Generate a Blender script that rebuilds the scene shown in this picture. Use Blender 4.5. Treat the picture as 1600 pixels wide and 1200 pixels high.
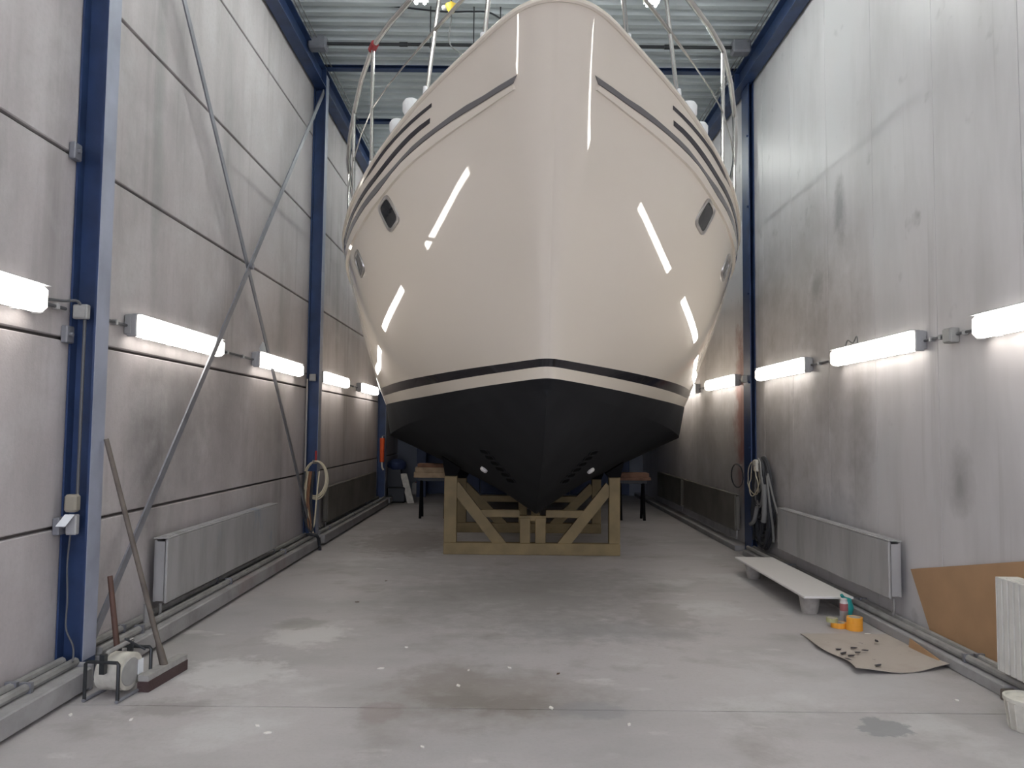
import bpy, math, random
import numpy as np
from mathutils import Vector, Matrix
random.seed(4)
for o in list(bpy.data.objects): bpy.data.objects.remove(o, do_unlink=True)
SC = bpy.context.scene; COL = SC.collection

# ------------------------------------------------------------------ camera
FPX = 1200.0; PITCH = math.atan(70/1200); ROLL = 0.010; CAM = np.array([0, 0, 1.5])
cd = bpy.data.cameras.new('camera'); cd.sensor_width = 36; cd.lens = FPX/1600*36; cd.clip_end = 100; cd.clip_start = .05
cam = bpy.data.objects.new('camera', cd); COL.objects.link(cam); SC.camera = cam
_F = Vector((0, math.cos(PITCH), math.sin(PITCH))); _R0 = Vector((1, 0, 0)); _U0 = Vector((0, -math.sin(PITCH), math.cos(PITCH)))
_R = _R0*math.cos(ROLL)+_U0*math.sin(ROLL); _U = -_R0*math.sin(ROLL)+_U0*math.cos(ROLL)
cam.matrix_world = Matrix(((_R.x, _U.x, -_F.x, 0), (_R.y, _U.y, -_F.y, 0), (_R.z, _U.z, -_F.z, 1.5), (0, 0, 0, 1)))

# ------------------------------------------------------------------ world, exposure
W = bpy.data.worlds.new('world'); SC.world = W; W.use_nodes = True
W.node_tree.nodes['Background'].inputs[0].default_value = (.80, .83, 1.0, 1)
W.node_tree.nodes['Background'].inputs[1].default_value = 2.5
vs = SC.view_settings; vs.view_transform = 'Standard'; vs.look = 'None'; vs.gamma = 1; vs.use_curve_mapping = False
vs.exposure = 0.9
WALL_LAMP_POWER = 6.0
CEIL_LAMP_POWER = 30.0

# ------------------------------------------------------------------ pixel helpers (direction only)
def ray(px, py):
    u = (px-800)/FPX; v = (600-py)/FPX; c, s = math.cos(ROLL), math.sin(ROLL)
    a = u*c-v*s; b = u*s+v*c
    return np.array([a, math.cos(PITCH)-b*math.sin(PITCH), math.sin(PITCH)+b*math.cos(PITCH)])
def at(px, py, X=None, Y=None, Z=None):
    d = ray(px, py)
    t = X/d[0] if X is not None else (Y/d[1] if Y is not None else (Z-1.5)/d[2])
    return CAM+t*d
def projn(P):
    q = P-CAM; F = np.array(_F); U = np.array(_U0)
    w = q@F; a = q[..., 0]/w; b = (q@U)/w; c, s = math.cos(ROLL), math.sin(ROLL)
    return np.stack([800+FPX*(a*c+b*s), 600-FPX*(-a*s+b*c)], -1)

# ------------------------------------------------------------------ materials
def nmat(name):
    m = bpy.data.materials.new(name); m.use_nodes = True
    return m, m.node_tree, m.node_tree.nodes['Principled BSDF']
def mat(name, col, rough=.5, metal=0, spec=.5, var=0, scale=6, bump=0, coat=0, bscale=None):
    m, nt, b = nmat(name)
    b.inputs['Base Color'].default_value = (*col, 1); b.inputs['Roughness'].default_value = rough
    b.inputs['Metallic'].default_value = metal; b.inputs['Specular IOR Level'].default_value = spec
    b.inputs['Coat Weight'].default_value = coat; b.inputs['Coat Roughness'].default_value = .03
    if var or bump:
        g = nt.nodes.new('ShaderNodeNewGeometry')
        n = nt.nodes.new('ShaderNodeTexNoise'); n.inputs['Scale'].default_value = scale; n.inputs['Detail'].default_value = 6
        nt.links.new(g.outputs['Position'], n.inputs['Vector'])
        if var:
            r = nt.nodes.new('ShaderNodeValToRGB'); e = r.color_ramp.elements
            e[0].position = .3; e[1].position = .7
            e[0].color = (*[c*(1-var) for c in col], 1); e[1].color = (*[min(1, c*(1+var)) for c in col], 1)
            nt.links.new(n.outputs['Fac'], r.inputs[0]); nt.links.new(r.outputs[0], b.inputs['Base Color'])
        if bump:
            n2 = nt.nodes.new('ShaderNodeTexNoise'); n2.inputs['Scale'].default_value = bscale or scale*8
            n2.inputs['Detail'].default_value = 4
            nt.links.new(g.outputs['Position'], n2.inputs['Vector'])
            bp = nt.nodes.new('ShaderNodeBump'); bp.inputs['Strength'].default_value = bump; bp.inputs['Distance'].default_value = .01
            nt.links.new(n2.outputs['Fac'], bp.inputs['Height']); nt.links.new(bp.outputs[0], b.inputs['Normal'])
    return m
def layered(name, base, layers, rough=.7, bump=.15, bscale=60, spec=.4, blobs=(), bn=3.5):
    """layers: list of (vector scale xyz, noise scale, detail, lo, hi, colour, strength, offset)"""
    m, nt, b = nmat(name); L = nt.links
    g = nt.nodes.new('ShaderNodeNewGeometry'); cur = None
    for (sv, ns, det, lo, hi, colr, st, off) in layers:
        mp = nt.nodes.new('ShaderNodeMapping'); mp.inputs['Scale'].default_value = sv; mp.inputs['Location'].default_value = off
        L.new(g.outputs['Position'], mp.inputs['Vector'])
        n = nt.nodes.new('ShaderNodeTexNoise'); n.inputs['Scale'].default_value = ns; n.inputs['Detail'].default_value = det
        n.inputs['Roughness'].default_value = .6
        L.new(mp.outputs[0], n.inputs['Vector'])
        r = nt.nodes.new('ShaderNodeMapRange'); r.inputs[1].default_value = lo; r.inputs[2].default_value = hi
        r.inputs[3].default_value = 0; r.inputs[4].default_value = st
        L.new(n.outputs['Fac'], r.inputs[0])
        mx = nt.nodes.new('ShaderNodeMix'); mx.data_type = 'RGBA'
        L.new(r.outputs[0], mx.inputs[0])
        if cur is None: mx.inputs[6].default_value = (*base, 1)
        else: L.new(cur, mx.inputs[6])
        mx.inputs[7].default_value = (*colr, 1); cur = mx.outputs[2]
    if blobs:
        nd = nt.nodes.new('ShaderNodeTexNoise'); nd.inputs['Scale'].default_value = bn; nd.inputs['Detail'].default_value = 8; nd.inputs['Roughness'].default_value = .65
        L.new(g.outputs['Position'], nd.inputs['Vector'])
        nz = nt.nodes.new('ShaderNodeMath'); nz.operation = 'MULTIPLY_ADD'; nz.inputs[1].default_value = 2.6; nz.inputs[2].default_value = -1.3
        L.new(nd.outputs['Fac'], nz.inputs[0])
    for (c, rad, colr, st, soft) in blobs:      # single stains and tone patches with a shape of their own
        mp = nt.nodes.new('ShaderNodeVectorMath'); mp.operation = 'SUBTRACT'; mp.inputs[1].default_value = c
        L.new(g.outputs['Position'], mp.inputs[0])
        dv = nt.nodes.new('ShaderNodeVectorMath'); dv.operation = 'DIVIDE'; dv.inputs[1].default_value = rad; L.new(mp.outputs[0], dv.inputs[0])
        ln = nt.nodes.new('ShaderNodeVectorMath'); ln.operation = 'LENGTH'; L.new(dv.outputs[0], ln.inputs[0])
        ad = nt.nodes.new('ShaderNodeMath'); ad.operation = 'ADD'; L.new(ln.outputs['Value'], ad.inputs[0]); L.new(nz.outputs[0], ad.inputs[1])
        r = nt.nodes.new('ShaderNodeMapRange'); r.inputs[1].default_value = 1+soft; r.inputs[2].default_value = 1-soft
        r.inputs[3].default_value = 0; r.inputs[4].default_value = st; L.new(ad.outputs[0], r.inputs[0])
        mx = nt.nodes.new('ShaderNodeMix'); mx.data_type = 'RGBA'; L.new(r.outputs[0], mx.inputs[0]); L.new(cur, mx.inputs[6])
        mx.inputs[7].default_value = (*colr, 1); cur = mx.outputs[2]
    L.new(cur, b.inputs['Base Color'])
    b.inputs['Roughness'].default_value = rough; b.inputs['Specular IOR Level'].default_value = spec
    if bump:
        n2 = nt.nodes.new('ShaderNodeTexNoise'); n2.inputs['Scale'].default_value = bscale; n2.inputs['Detail'].default_value = 5
        L.new(g.outputs['Position'], n2.inputs['Vector'])
        bp = nt.nodes.new('ShaderNodeBump'); bp.inputs['Strength'].default_value = bump; bp.inputs['Distance'].default_value = .01
        L.new(n2.outputs['Fac'], bp.inputs['Height']); L.new(bp.outputs[0], b.inputs['Normal'])
    return m
def emit(name, col, s):
    m, nt, b = nmat(name)
    b.inputs['Base Color'].default_value = (.8, .8, .8, 1); b.inputs['Emission Color'].default_value = (*col, 1)
    b.inputs['Emission Strength'].default_value = s
    return m
M = {}; XL_ = -2.6; XR_ = 3.0
def fblob(px, py, rx, ry, col, st, soft=.25):
    c = at(px, py, Z=0); return ((c[0], c[1], 0), (rx*c[1]/FPX, ry*c[1]**2/(FPX*1.5), 1), col, st, soft)
def wblob(px, py, X, ry, rz, col, st, soft=.8):
    c = at(px, py, X=X); return ((c[0], c[1], c[2]), (1, ry, rz), col, st, soft)
FB = [fblob(770, 1085, 140, 34, (.25, .22, .20), .65, .55), fblob(700, 1060, 60, 25, (.26, .235, .22), .6, .5), fblob(800, 1100, 60, 14, (.21, .185, .17), .6, .4), fblob(720, 1095, 50, 12, (.21, .19, .175), .6, .4), fblob(1380, 1138, 42, 14, (.24, .245, .25), .9, .1), fblob(365, 1052, 75, 22, (.58, .57, .57), .7),
      fblob(480, 990, 55, 18, (.58, .57, .56), .7), fblob(470, 975, 40, 8, (.22, .21, .19), .6), fblob(1095, 950, 60, 12, (.55, .55, .55), .6), fblob(960, 985, 130, 14, (.27, .27, .28), .5, .5), fblob(840, 930, 170, 40, (.22, .21, .195), .6, .6),  # last, widest blob just darkens the floor before the cradle
      fblob(640, 845, 70, 18, (.22, .19, .17), .6), fblob(260, 1105, 60, 12, (.25, .23, .22), .6), fblob(400, 960, 60, 30, (.36, .35, .36), .5), fblob(590, 1112, 30, 16, (.27, .23, .22), .6), fblob(930, 1110, 60, 12, (.28, .28, .29), .6), fblob(1040, 960, 40, 20, (.30, .28, .27), .6), fblob(1300, 1060, 140, 30, (.50, .5, .51), .4, .5)]
LB = [wblob(225, 690, XL_, .22, .35, (.16, .15, .15), .55), wblob(285, 640, XL_, .35, .45, (.20, .19, .185), .5), wblob(350, 640, XL_, .4, .6, (.22, .20, .19), .45), wblob(235, 800, XL_, .12, .4, (.15, .14, .14), .45), wblob(420, 640, XL_, .5, .6, (.24, .21, .195), .4), wblob(250, 170, XL_, .06, .9, (.25, .26, .25), .5)]
RB = [wblob(1312, 325, XR_, .12, .20, (.24, .24, .26), .75, .5), wblob(1275, 450, XR_, .12, .12, (.2, .2, .2), .7, .6), wblob(1300, 580, XR_, .55, .7, (.27, .25, .245), .5), wblob(1340, 660, XR_, .15, .7, (.25, .235, .23), .5), wblob(1500, 760, XR_, .10, .16, (.22, .215, .21), .6, .7), wblob(1240, 420, XR_, .9, .5, (.33, .32, .31), .45),
      wblob(1215, 640, XR_, .9, 1.1, (.27, .255, .24), .45), wblob(1300, 820, XR_, .45, .25, (.28, .30, .34), .5), wblob(1130, 700, XR_, 1.6, .9, (.20, .19, .17), .5), ((3.0, 10.0, 1.75), (1, .26, .95), (.27, .085, .065), .75, .45)]
M['concrete'] = layered('concrete_panels', (.50, .465, .475), [
    ((1, .9, .22), 1.6, 5, .46, .7, (.30, .285, .285), .75, (0, 0, 0)),
    ((1, 2.2, .16), 1.8, 5, .55, .78, (.20, .185, .18), .6, (3, 2, 5)),
    ((1, 1, 1), 2.2, 6, .5, .75, (.60, .59, .60), .5, (7, 1, 2)),
    ((1, 1, 1), 30, 3, .45, .75, (.34, .33, .33), .25, (1, 5, 2))], rough=.62, bump=.12, bscale=70, blobs=LB)
M['panelR'] = layered('coated_wall_panels', (.62, .60, .615), [
    ((1, .8, .2), 1.3, 5, .48, .72, (.36, .35, .35), .6, (2, 8, 1)),
    ((1, 3, .14), 1.5, 5, .58, .8, (.22, .205, .20), .6, (0, 3, 1.4)),
    ((1, 1, .7), .9, 4, .52, .75, (.62, .63, .65), .5, (5, 0, 2)),
    ((1, 1, 1), 3.2, 3, .66, .8, (.20, .2, .21), .5, (9, 4, 3))], rough=.38, bump=.03, bscale=25, blobs=RB)
M['floor'] = layered('floor_concrete', (.43, .41, .415), [
    ((.6, 1, 1), .9, 6, .45, .7, (.30, .295, .29), .8, (1, 2, 0)),
    ((1, 1, 1), 1.7, 6, .55, .72, (.26, .24, .225), .75, (7.3, 4.1, 0)),
    ((.8, 1, 1), 1.1, 7, .57, .66, (.56, .56, .56), .55, (3.3, 9, 0)),
    ((.5, 1, 1), 2.8, 7, .62, .68, (.62, .61, .60), .5, (12, 3.7, 0)),
    ((1, 1, 1), 45, 3, .5, .8, (.30, .29, .28), .3, (0, 0, 0))], rough=.5, bump=.1, bscale=50, spec=.35, blobs=FB, bn=6.5)
M['joint'] = mat('joint_dark', (.10, .09, .088), .9)
M['blue'] = mat('blue_steel_paint', (.022, .046, .125), .42, var=.25, scale=5)
M['bluegrey'] = mat('blue_steel_paint_sheen', (.31, .335, .42), .5, var=.15, scale=4)  # paler copy of the column blue, specular sheen put into the colour
M['brace'] = mat('dusty_steel_bar', (.24, .245, .275), .5, metal=.35, var=.15, scale=9)
M['roof'] = mat('roof_sheet', (.58, .625, .64), .42, metal=.15, var=.1, scale=1.5)
M['kerb'] = layered('kerb_concrete', (.33, .325, .33), [((1, 1, 1), 3, 5, .45, .7, (.20, .19, .19), .7, (0, 0, 0)), ((1, 1, 1), 1.1, 4, .55, .7, (.24, .17, .165), .6, (4, 4, 4))], rough=.75)
M['pipe'] = mat('grey_pipe', (.27, .265, .26), .5, var=.2, scale=9)
M['cream'] = mat('cream_gloss', (.78, .715, .625), .03, spec=1.0)
M['creamb'] = mat('cream_band', (.78, .715, .625), .10, spec=.5)
M['anti'] = mat('antifouling_black', (.020, .021, .024), .8, spec=.12, var=.1, scale=3)
M['boot'] = mat('boot_stripe_black', (.018, .017, .022), .15, coat=.3)
M['grey'] = mat('grey_stripe', (.17, .165, .17), .18, coat=.4)
M['dark'] = mat('dark_stripe', (.025, .022, .032), .18, coat=.4)
M['glass'] = mat('dark_glass', (.010, .012, .016), .06, coat=.5)
M['steel'] = mat('polished_steel', (.58, .56, .54), .18, metal=1)
M['steelf'] = mat('brushed_frame', (.5, .48, .46), .28, metal=.8)
M['deck'] = mat('deck_white', (.72, .72, .70), .5)
M['wrap'] = mat('white_wrap', (.85, .85, .86), .55, bump=.4, scale=6, bscale=30)
M['cradle'] = mat('ochre_cradle_paint', (.215, .16, .075), .6, var=.18, scale=5)
M['pad'] = mat('black_pad', (.008, .008, .009), .9, spec=.05)
M['white'] = mat('white_board', (.80, .78, .77), .35)
M['offwhite'] = mat('dirty_white_plastic', (.60, .58, .52), .5, var=.18, scale=14)
M['pot'] = mat('grey_plastic_pot', (.36, .34, .32), .6, var=.15, scale=20)
M['lampbody'] = mat('lamp_grey_plastic', (.36, .36, .37), .5)
M['boxgrey'] = mat('junction_box_grey', (.34, .34, .335), .5, var=.08, scale=20)
M['boxbeige'] = mat('socket_beige', (.29, .265, .22), .55)
M['paper'] = mat('paper_label', (.75, .78, .82), .7)
M['rad'] = layered('radiator_panel_grey', (.40, .395, .40), [((1, 2.5, .5), 1.8, 5, .45, .7, (.27, .265, .26), .8, (2, 5, 1)), ((1, 1.5, 1), 2.2, 4, .6, .72, (.25, .30, .38), .6, (8, 3, 0))], rough=.5, bump=.02)
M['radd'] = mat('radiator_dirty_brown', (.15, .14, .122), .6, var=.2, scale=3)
M['radw'] = mat('radiator_white', (.66, .65, .62), .4, var=.06, scale=10)
M['card'] = mat('brown_board', (.40, .245, .135), .8, var=.06, scale=5, bump=.1)
M['cardf'] = layered('dusty_cardboard', (.42, .375, .335), [((1, 1, 1), 3, 6, .5, .7, (.36, .31, .27), .7, (1, 1, 1)), ((1, 1, 1), 9, 6, .66, .72, (.16, .15, .16), .8, (5, 2, 1))], rough=.85)
M['orange'] = mat('orange_tape', (.82, .36, .035), .5)
M['tapecore'] = mat('tape_core', (.55, .5, .42), .7)
M['tapegreen'] = mat('pale_tape', (.42, .42, .22), .6)
M['teal'] = mat('teal_plastic', (.02, .30, .29), .4)
M['can'] = mat('spray_can_metal', (.5, .5, .52), .3, metal=.7)
M['cancap'] = mat('can_top', (.62, .60, .60), .4)
M['canpink'] = mat('can_label_red', (.35, .12, .13), .4)
M['wood'] = mat('wood_handle_dark', (.12, .10, .085), .6, var=.2, scale=12)
M['woodred'] = mat('wood_handle_red', (.10, .05, .036), .6, var=.2, scale=12)
M['broomw'] = mat('broom_head_wood', (.33, .32, .31), .7, var=.15, scale=20)
M['bristle'] = mat('bristles', (.075, .045, .045), .9, bump=.8, scale=30, bscale=160)
M['black'] = mat('black_steel', (.022, .025, .028), .4)
M['rubber'] = mat('black_rubber', (.02, .02, .02), .7)
M['plank'] = mat('pale_plank', (.42, .31, .20), .7, var=.2, scale=9)
M['plankr'] = mat('red_brown_plank', (.20, .10, .06), .7, var=.2, scale=9)
M['hose'] = mat('cream_hose', (.58, .52, .38), .5)
M['cableg'] = mat('grey_cable', (.20, .20, .20), .5)
M['cabled'] = mat('dark_cable', (.03, .033, .04), .6)
M['conduit'] = mat('dark_grey_conduit', (.09, .092, .10), .6)
M['copper'] = mat('brown_pipe', (.22, .11, .06), .5)
M['redp'] = mat('red_plastic', (.35, .03, .035), .5)
M['redor'] = mat('orange_red_plastic', (.75, .10, .02), .5)
M['bluebag'] = mat('blue_bag', (.03, .05, .13), .6, bump=.5, scale=5, bscale=14)
M['yellow'] = mat('yellow_plastic', (.80, .55, .06), .5)
M['backwall'] = mat('back_wall_paint', (.27, .30, .36), .6, var=.1, scale=2)
M['doorblue'] = mat('door_blue', (.035, .06, .14), .5, var=.2, scale=3)
M['flake'] = mat('white_flake', (.8, .78, .74), .8)
M['leaf'] = mat('brown_leaf', (.10, .06, .04), .8)
M['redstain'] = mat('red_paint_patch', (.30, .10, .075), .6, var=.2, scale=4)
M['lampL'] = emit('lamp_diffuser_warm', (1.0, .94, .85), WALL_LAMP_POWER)
M['lampC'] = emit('ceiling_tube_cool', (.95, 1.0, .955), CEIL_LAMP_POWER)

# ------------------------------------------------------------------ mesh builder
class MB:
    def __init__(s): s.v = []; s.f = []
    def add(s, vs, fs):
        n = len(s.v); s.v += [tuple(map(float, p)) for p in vs]; s.f += [tuple(i+n for i in f) for f in fs]; return s
    def box(s, x0, x1, y0, y1, z0, z1, bev=0):
        if bev <= 0:
            vs = [(x, y, z) for x in (x0, x1) for y in (y0, y1) for z in (z0, z1)]
            return s.add(vs, [(0, 1, 3, 2), (4, 6, 7, 5), (0, 4, 5, 1), (2, 3, 7, 6), (0, 2, 6, 4), (1, 5, 7, 3)])
        # chamfered box: 24 verts
        b = min(bev, abs(x1-x0)*.45, abs(y1-y0)*.45, abs(z1-z0)*.45)
        c = ((x0+x1)/2, (y0+y1)/2, (z0+z1)/2); h = (abs(x1-x0)/2, abs(y1-y0)/2, abs(z1-z0)/2)
        pts = []; idx = {}
        for sx in (-1, 1):
            for sy in (-1, 1):
                for sz in (-1, 1):
                    for a in range(3):
                        e = [h[k]-(0 if k == a else b) for k in range(3)]
                        idx[(sx, sy, sz, a)] = len(pts); pts.append((c[0]+sx*e[0], c[1]+sy*e[1], c[2]+sz*e[2]))
        fs = []
        for a in range(3):
            o = [k for k in range(3) if k != a]
            for sg in (-1, 1):
                q = []
                for (p, r) in ((-1, -1), (1, -1), (1, 1), (-1, 1)):
                    k = [0, 0, 0]; k[a] = sg; k[o[0]] = p; k[o[1]] = r; q.append(idx[(*k, a)])
                fs.append(q)
        for a in range(3):
            o = [k for k in range(3) if k != a]
            for p in (-1, 1):
                for r in (-1, 1):
                    k0 = [0]*3; k1 = [0]*3; k0[a] = -1; k1[a] = 1
                    for k in (k0, k1): k[o[0]] = p; k[o[1]] = r
                    fs.append([idx[(*k0, o[0])], idx[(*k1, o[0])], idx[(*k1, o[1])], idx[(*k0, o[1])]])
        for sx in (-1, 1):
            for sy in (-1, 1):
                for sz in (-1, 1): fs.append([idx[(sx, sy, sz, a)] for a in range(3)])
        return s.add(pts, fs)
    def bar(s, a, b, w, h, up=(0, 0, 1)):
        """rectangular bar from a to b, w across, h along 'up'"""
        a = Vector(a); b = Vector(b); d = (b-a).normalized(); u = Vector(up); sx = d.cross(u)
        if sx.length < 1e-4: sx = d.cross(Vector((1, 0, 0)))
        sx.normalize(); u = sx.cross(d).normalized()
        vs = [p+sx*i*w/2+u*j*h/2 for p in (a, b) for i in (-1, 1) for j in (-1, 1)]
        return s.add(vs, [(0, 1, 3, 2), (4, 6, 7, 5), (0, 4, 5, 1), (2, 3, 7, 6), (0, 2, 6, 4), (1, 5, 7, 3)])
    def tube(s, pts, r, n=8, cap=True, closed=False):
        P = [Vector(p) for p in pts]; m = len(P); rs = r if isinstance(r, (list, tuple)) else [r]*m
        rings = []; prev = None
        for i, p in enumerate(P):
            if closed: d = P[(i+1) % m]-P[i-1]
            else: d = P[min(i+1, m-1)]-P[max(i-1, 0)]
            if d.length < 1e-9: d = Vector((0, 0, 1))
            d.normalize()
            if prev is None:
                u = d.cross(Vector((0, 0, 1)))
                if u.length < .05: u = d.cross(Vector((1, 0, 0)))
            else:
                u = prev-d*prev.dot(d)
            u.normalize(); prev = u; w = d.cross(u)
            rings.append([p+(u*math.cos(k*2*math.pi/n)+w*math.sin(k*2*math.pi/n))*rs[i] for k in range(n)])
        vs = [q for R in rings for q in R]; fs = []
        for i in range(m if closed else m-1):
            j = (i+1) % m
            for k in range(n): fs.append((i*n+k, i*n+(k+1) % n, j*n+(k+1) % n, j*n+k))
        if cap and not closed: fs += [tuple(range(n))[::-1], tuple((m-1)*n+k for k in range(n))]
        return s.add(vs, fs)
    def lathe(s, c, prof, n=24, axis='z'):
        """prof list of (r, h) along axis from c"""
        vs = []; fs = []
        for (r, h) in prof:
            for k in range(n):
                a = k*2*math.pi/n; p = (r*math.cos(a), r*math.sin(a), h)
                if axis == 'y': p = (p[0], p[2], p[1])
                if axis == 'x': p = (p[2], p[0], p[1])
                vs.append((c[0]+p[0], c[1]+p[1], c[2]+p[2]))
        for i in range(len(prof)-1):
            for k in range(n): fs.append((i*n+k, i*n+(k+1) % n, (i+1)*n+(k+1) % n, (i+1)*n+k))
        if prof[0][0] > 1e-6: fs.append(tuple(range(n))[::-1])
        if prof[-1][0] > 1e-6: fs.append(tuple((len(prof)-1)*n+k for k in range(n)))
        return s.add(vs, fs)
    def prism(s, poly, d):
        """polygon (3-D points) extruded by vector d"""
        n = len(poly); vs = [Vector(p) for p in poly]+[Vector(p)+Vector(d) for p in poly]
        return s.add(vs, [tuple(range(n))[::-1], tuple(range(n, 2*n))]+[(i, (i+1) % n, (i+1) % n+n, i+n) for i in range(n)])
    def build(s, name, m, parent=None, smooth=False, origin=None):
        o0 = Vector((0, 0, 0))
        if parent is not None:
            r = parent
            while r.parent: r = r.parent
            o0 = Vector(r.location)
        elif origin is not None: o0 = Vector(origin)
        me = bpy.data.meshes.new(name); me.from_pydata([tuple(Vector(p)-o0) for p in s.v], [], s.f)
        me.materials.append(M[m] if isinstance(m, str) else m)
        me.validate(); 
        import bmesh
        bm = bmesh.new(); bm.from_mesh(me); bmesh.ops.recalc_face_normals(bm, faces=bm.faces); bm.to_mesh(me); bm.free()
        if smooth:
            me.polygons.foreach_set('use_smooth', [True]*len(me.polygons))
            try: me.set_sharp_from_angle(angle=math.radians(smooth if smooth is not True else 40))
            except Exception: pass
        o = bpy.data.objects.new(name, me); COL.objects.link(o)
        if parent is not None: o.parent = parent
        elif origin is not None: o.location = o0
        return o
def thing(name, label, cat, loc, group=None):
    o = bpy.data.objects.new(name, None); COL.objects.link(o); o.location = loc; o.empty_display_size = .1
    return tag(o, label, cat, group)
def tag(o, label, cat, group=None, kind=None):
    o['label'] = label; o['category'] = cat
    if group: o['group'] = group
    if kind: o['kind'] = kind
    return o
def struct(o, label=None, cat=None):
    o['kind'] = 'structure'
    if label: o['label'] = label
    if cat: o['category'] = cat
    return o
def base(mb):  # base centre of a builder's vertices
    a = np.array(mb.v); return ((a[:, 0].min()+a[:, 0].max())/2, (a[:, 1].min()+a[:, 1].max())/2, a[:, 2].min())
def single(mb, name, m, label, cat, group=None, smooth=False):
    return tag(mb.build(name, m, smooth=smooth, origin=base(mb)), label, cat, group)
def child_copy(src, loc, parent):
    c = src.copy(); COL.objects.link(c); c.parent = parent; c.location = loc; return c
def lerp(a, b, t): return a+(b-a)*t
def spline(pts, n=8):
    P = [Vector(p) for p in pts]; out = []
    for i in range(len(P)-1):
        p0 = P[max(i-1, 0)]; p1 = P[i]; p2 = P[i+1]; p3 = P[min(i+2, len(P)-1)]
        for k in range(n):
            t = k/n
            out.append(.5*((2*p1)+(p2-p0)*t+(2*p0-5*p1+4*p2-p3)*t*t+(3*p1-p0-3*p2+p3)*t**3))
    out.append(P[-1]); return out

# ------------------------------------------------------------------ hall dimensions (metres)
XL = -2.60; XR = 3.00; Y0 = -4.6; Y1 = 17.6; ZR = 6.36
COLY = [-.70, 4.54, 9.76, 14.98]

# floor: slabs with open joints
fl = MB().box(XL-.3, XR+.3, Y0-.2, Y1+.2, -.30, -.012).build('floor', 'joint'); struct(fl, 'grey stained concrete workshop floor', 'floor')
js = [Y0-.2, -.9, 4.21, 9.4, 14.6, Y1+.2]
for a, b in zip(js[:-1], js[1:]):
    MB().box(XL-.3, XR+.3, a+.004, b-.004, -.05, 0).build('floor_slab', 'floor', fl)

# left wall: stacked concrete panels in each bay
wl = MB().box(XL-.28, XL-.035, Y0-.2, Y1+.2, -.1, ZR+.1).build('wall_left', 'joint'); struct(wl, 'wall of stacked grey concrete panels', 'wall')
zj = [-.02, .91, 1.995, 3.085, 4.17, 5.25, ZR+.08]
yb = [Y0-.2]+COLY+[Y1+.2]
for a, b in zip(yb[:-1], yb[1:]):
    for z0, z1 in zip(zj[:-1], zj[1:]):
        MB().box(XL-.04, XL, a+.006, b-.006, z0+.010, z1-.010, .006).build('concrete_panel', 'concrete', wl)
# right wall: tall coated panels side by side
wr = MB().box(XR+.03, XR+.28, Y0-.2, Y1+.2, -.1, ZR+.1).build('wall_right', 'joint'); struct(wr, 'pale wall of tall smooth panels', 'wall')
y = 4.46-.93*10
ys = []
while y < Y1+.2: ys.append(y); y += .93
for a in ys:
    MB().box(XR, XR+.04, max(a+.002, Y0-.2), min(a+.928, Y1+.2), -.02, ZR+.08, .002).build('wall_panel', 'panelR', wr)
# end walls
wb = MB().box(XL-.2, XR+.2, Y1, Y1+.2, -.02, ZR+.1).build('wall_back', 'backwall'); struct(wb, 'blue-grey end wall behind the boat', 'wall')
for i in range(7):
    MB().box(-2.05+i*.68, -2.05+i*.68+.66, Y1-.05, Y1, .02, 4.4, .01).build('door_panel', 'doorblue', wb)
mb = MB(); mb.box(XL-.2, -1.9, Y0-.2, Y0, -.02, ZR+.1); mb.box(2.3, XR+.2, Y0-.2, Y0, -.02, ZR+.1); mb.box(-1.9, 2.3, Y0-.2, Y0, 4.3, ZR+.1)
wf = mb.build('wall_front', 'panelR'); struct(wf, 'pale end wall with an open gateway opposite the bow', 'wall')
o = MB().box(-14, 14, Y0-22, Y0-.21, -.2, -.02).build('floor', 'kerb'); struct(o, 'concrete yard outside the open gateway', 'ground')
# ceiling: trapezoidal steel deck, ribs across the hall
mb = MB(); P = .215; prof = []
y = Y0-.2
while y < Y1+.2:
    prof += [(y, 0), (y+.085, 0), (y+.115, .075), (y+.185, .075)]; y += P
vs = []
for (yy, h) in prof: vs += [(XL-.2, yy, ZR+h), (XR+.2, yy, ZR+h)]
mb.add(vs, [(2*i, 2*i+1, 2*i+3, 2*i+2) for i in range(len(prof)-1)])
ce = mb.build('ceiling', 'roof'); struct(ce, 'ribbed grey steel roof deck', 'ceiling')

# ------------------------------------------------------------------ steel frame
def ibeam_v(x0, x1, y0, y1, z0, z1, tf=.012, tw=.010):
    """column, flanges parallel to the wall"""
    m = MB(); m.box(x0, x0+tf, y0, y1, z0, z1); m.box(x1-tf, x1, y0, y1, z0, z1)
    ym = (y0+y1)/2; m.box(x0+tf, x1-tf, ym-tw/2, ym+tw/2, z0, z1); return m
for i, yc in enumerate(COLY):
    lab = ['blue steel column with a junction box beside the broom', 'blue steel column with cream hose coiled at its foot', 'blue steel column with orange-red tube hanging beside it'][i-1] if i else 'blue steel column standing at the left wall behind the viewer'
    r = thing('steel_column', lab, 'column', (XL+.09, yc, 0), 'left wall columns')
    ibeam_v(XL+.005, XL+.16, yc-.07, yc+.07, .0, 6.05).build('column_shaft', 'blue', r)
    MB().box(XL+.1602, XL+.1635, yc-.0695, yc+.0695, .15, 6.05).build('flange_sheen_face', 'bluegrey', r)  # thin plate on the hall-side flange, carries the painted sheen
    MB().box(XL+.005, XL+.235, yc-.10, yc-.072, .0, .15, .006).build('foot_block', 'kerb', r)
    if i == 1:
        for zz in (.92, 2.02, 3.10, 4.18):
            c = MB(); c.box(XL+.002, XL+.04, yc-.15, yc-.072, zz-.05, zz+.05, .006); c.tube([(XL+.03, yc-.12, zz), (XL+.06, yc-.12, zz)], .012, 6)
            c.build('panel_clamp', 'brace', r)
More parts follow.
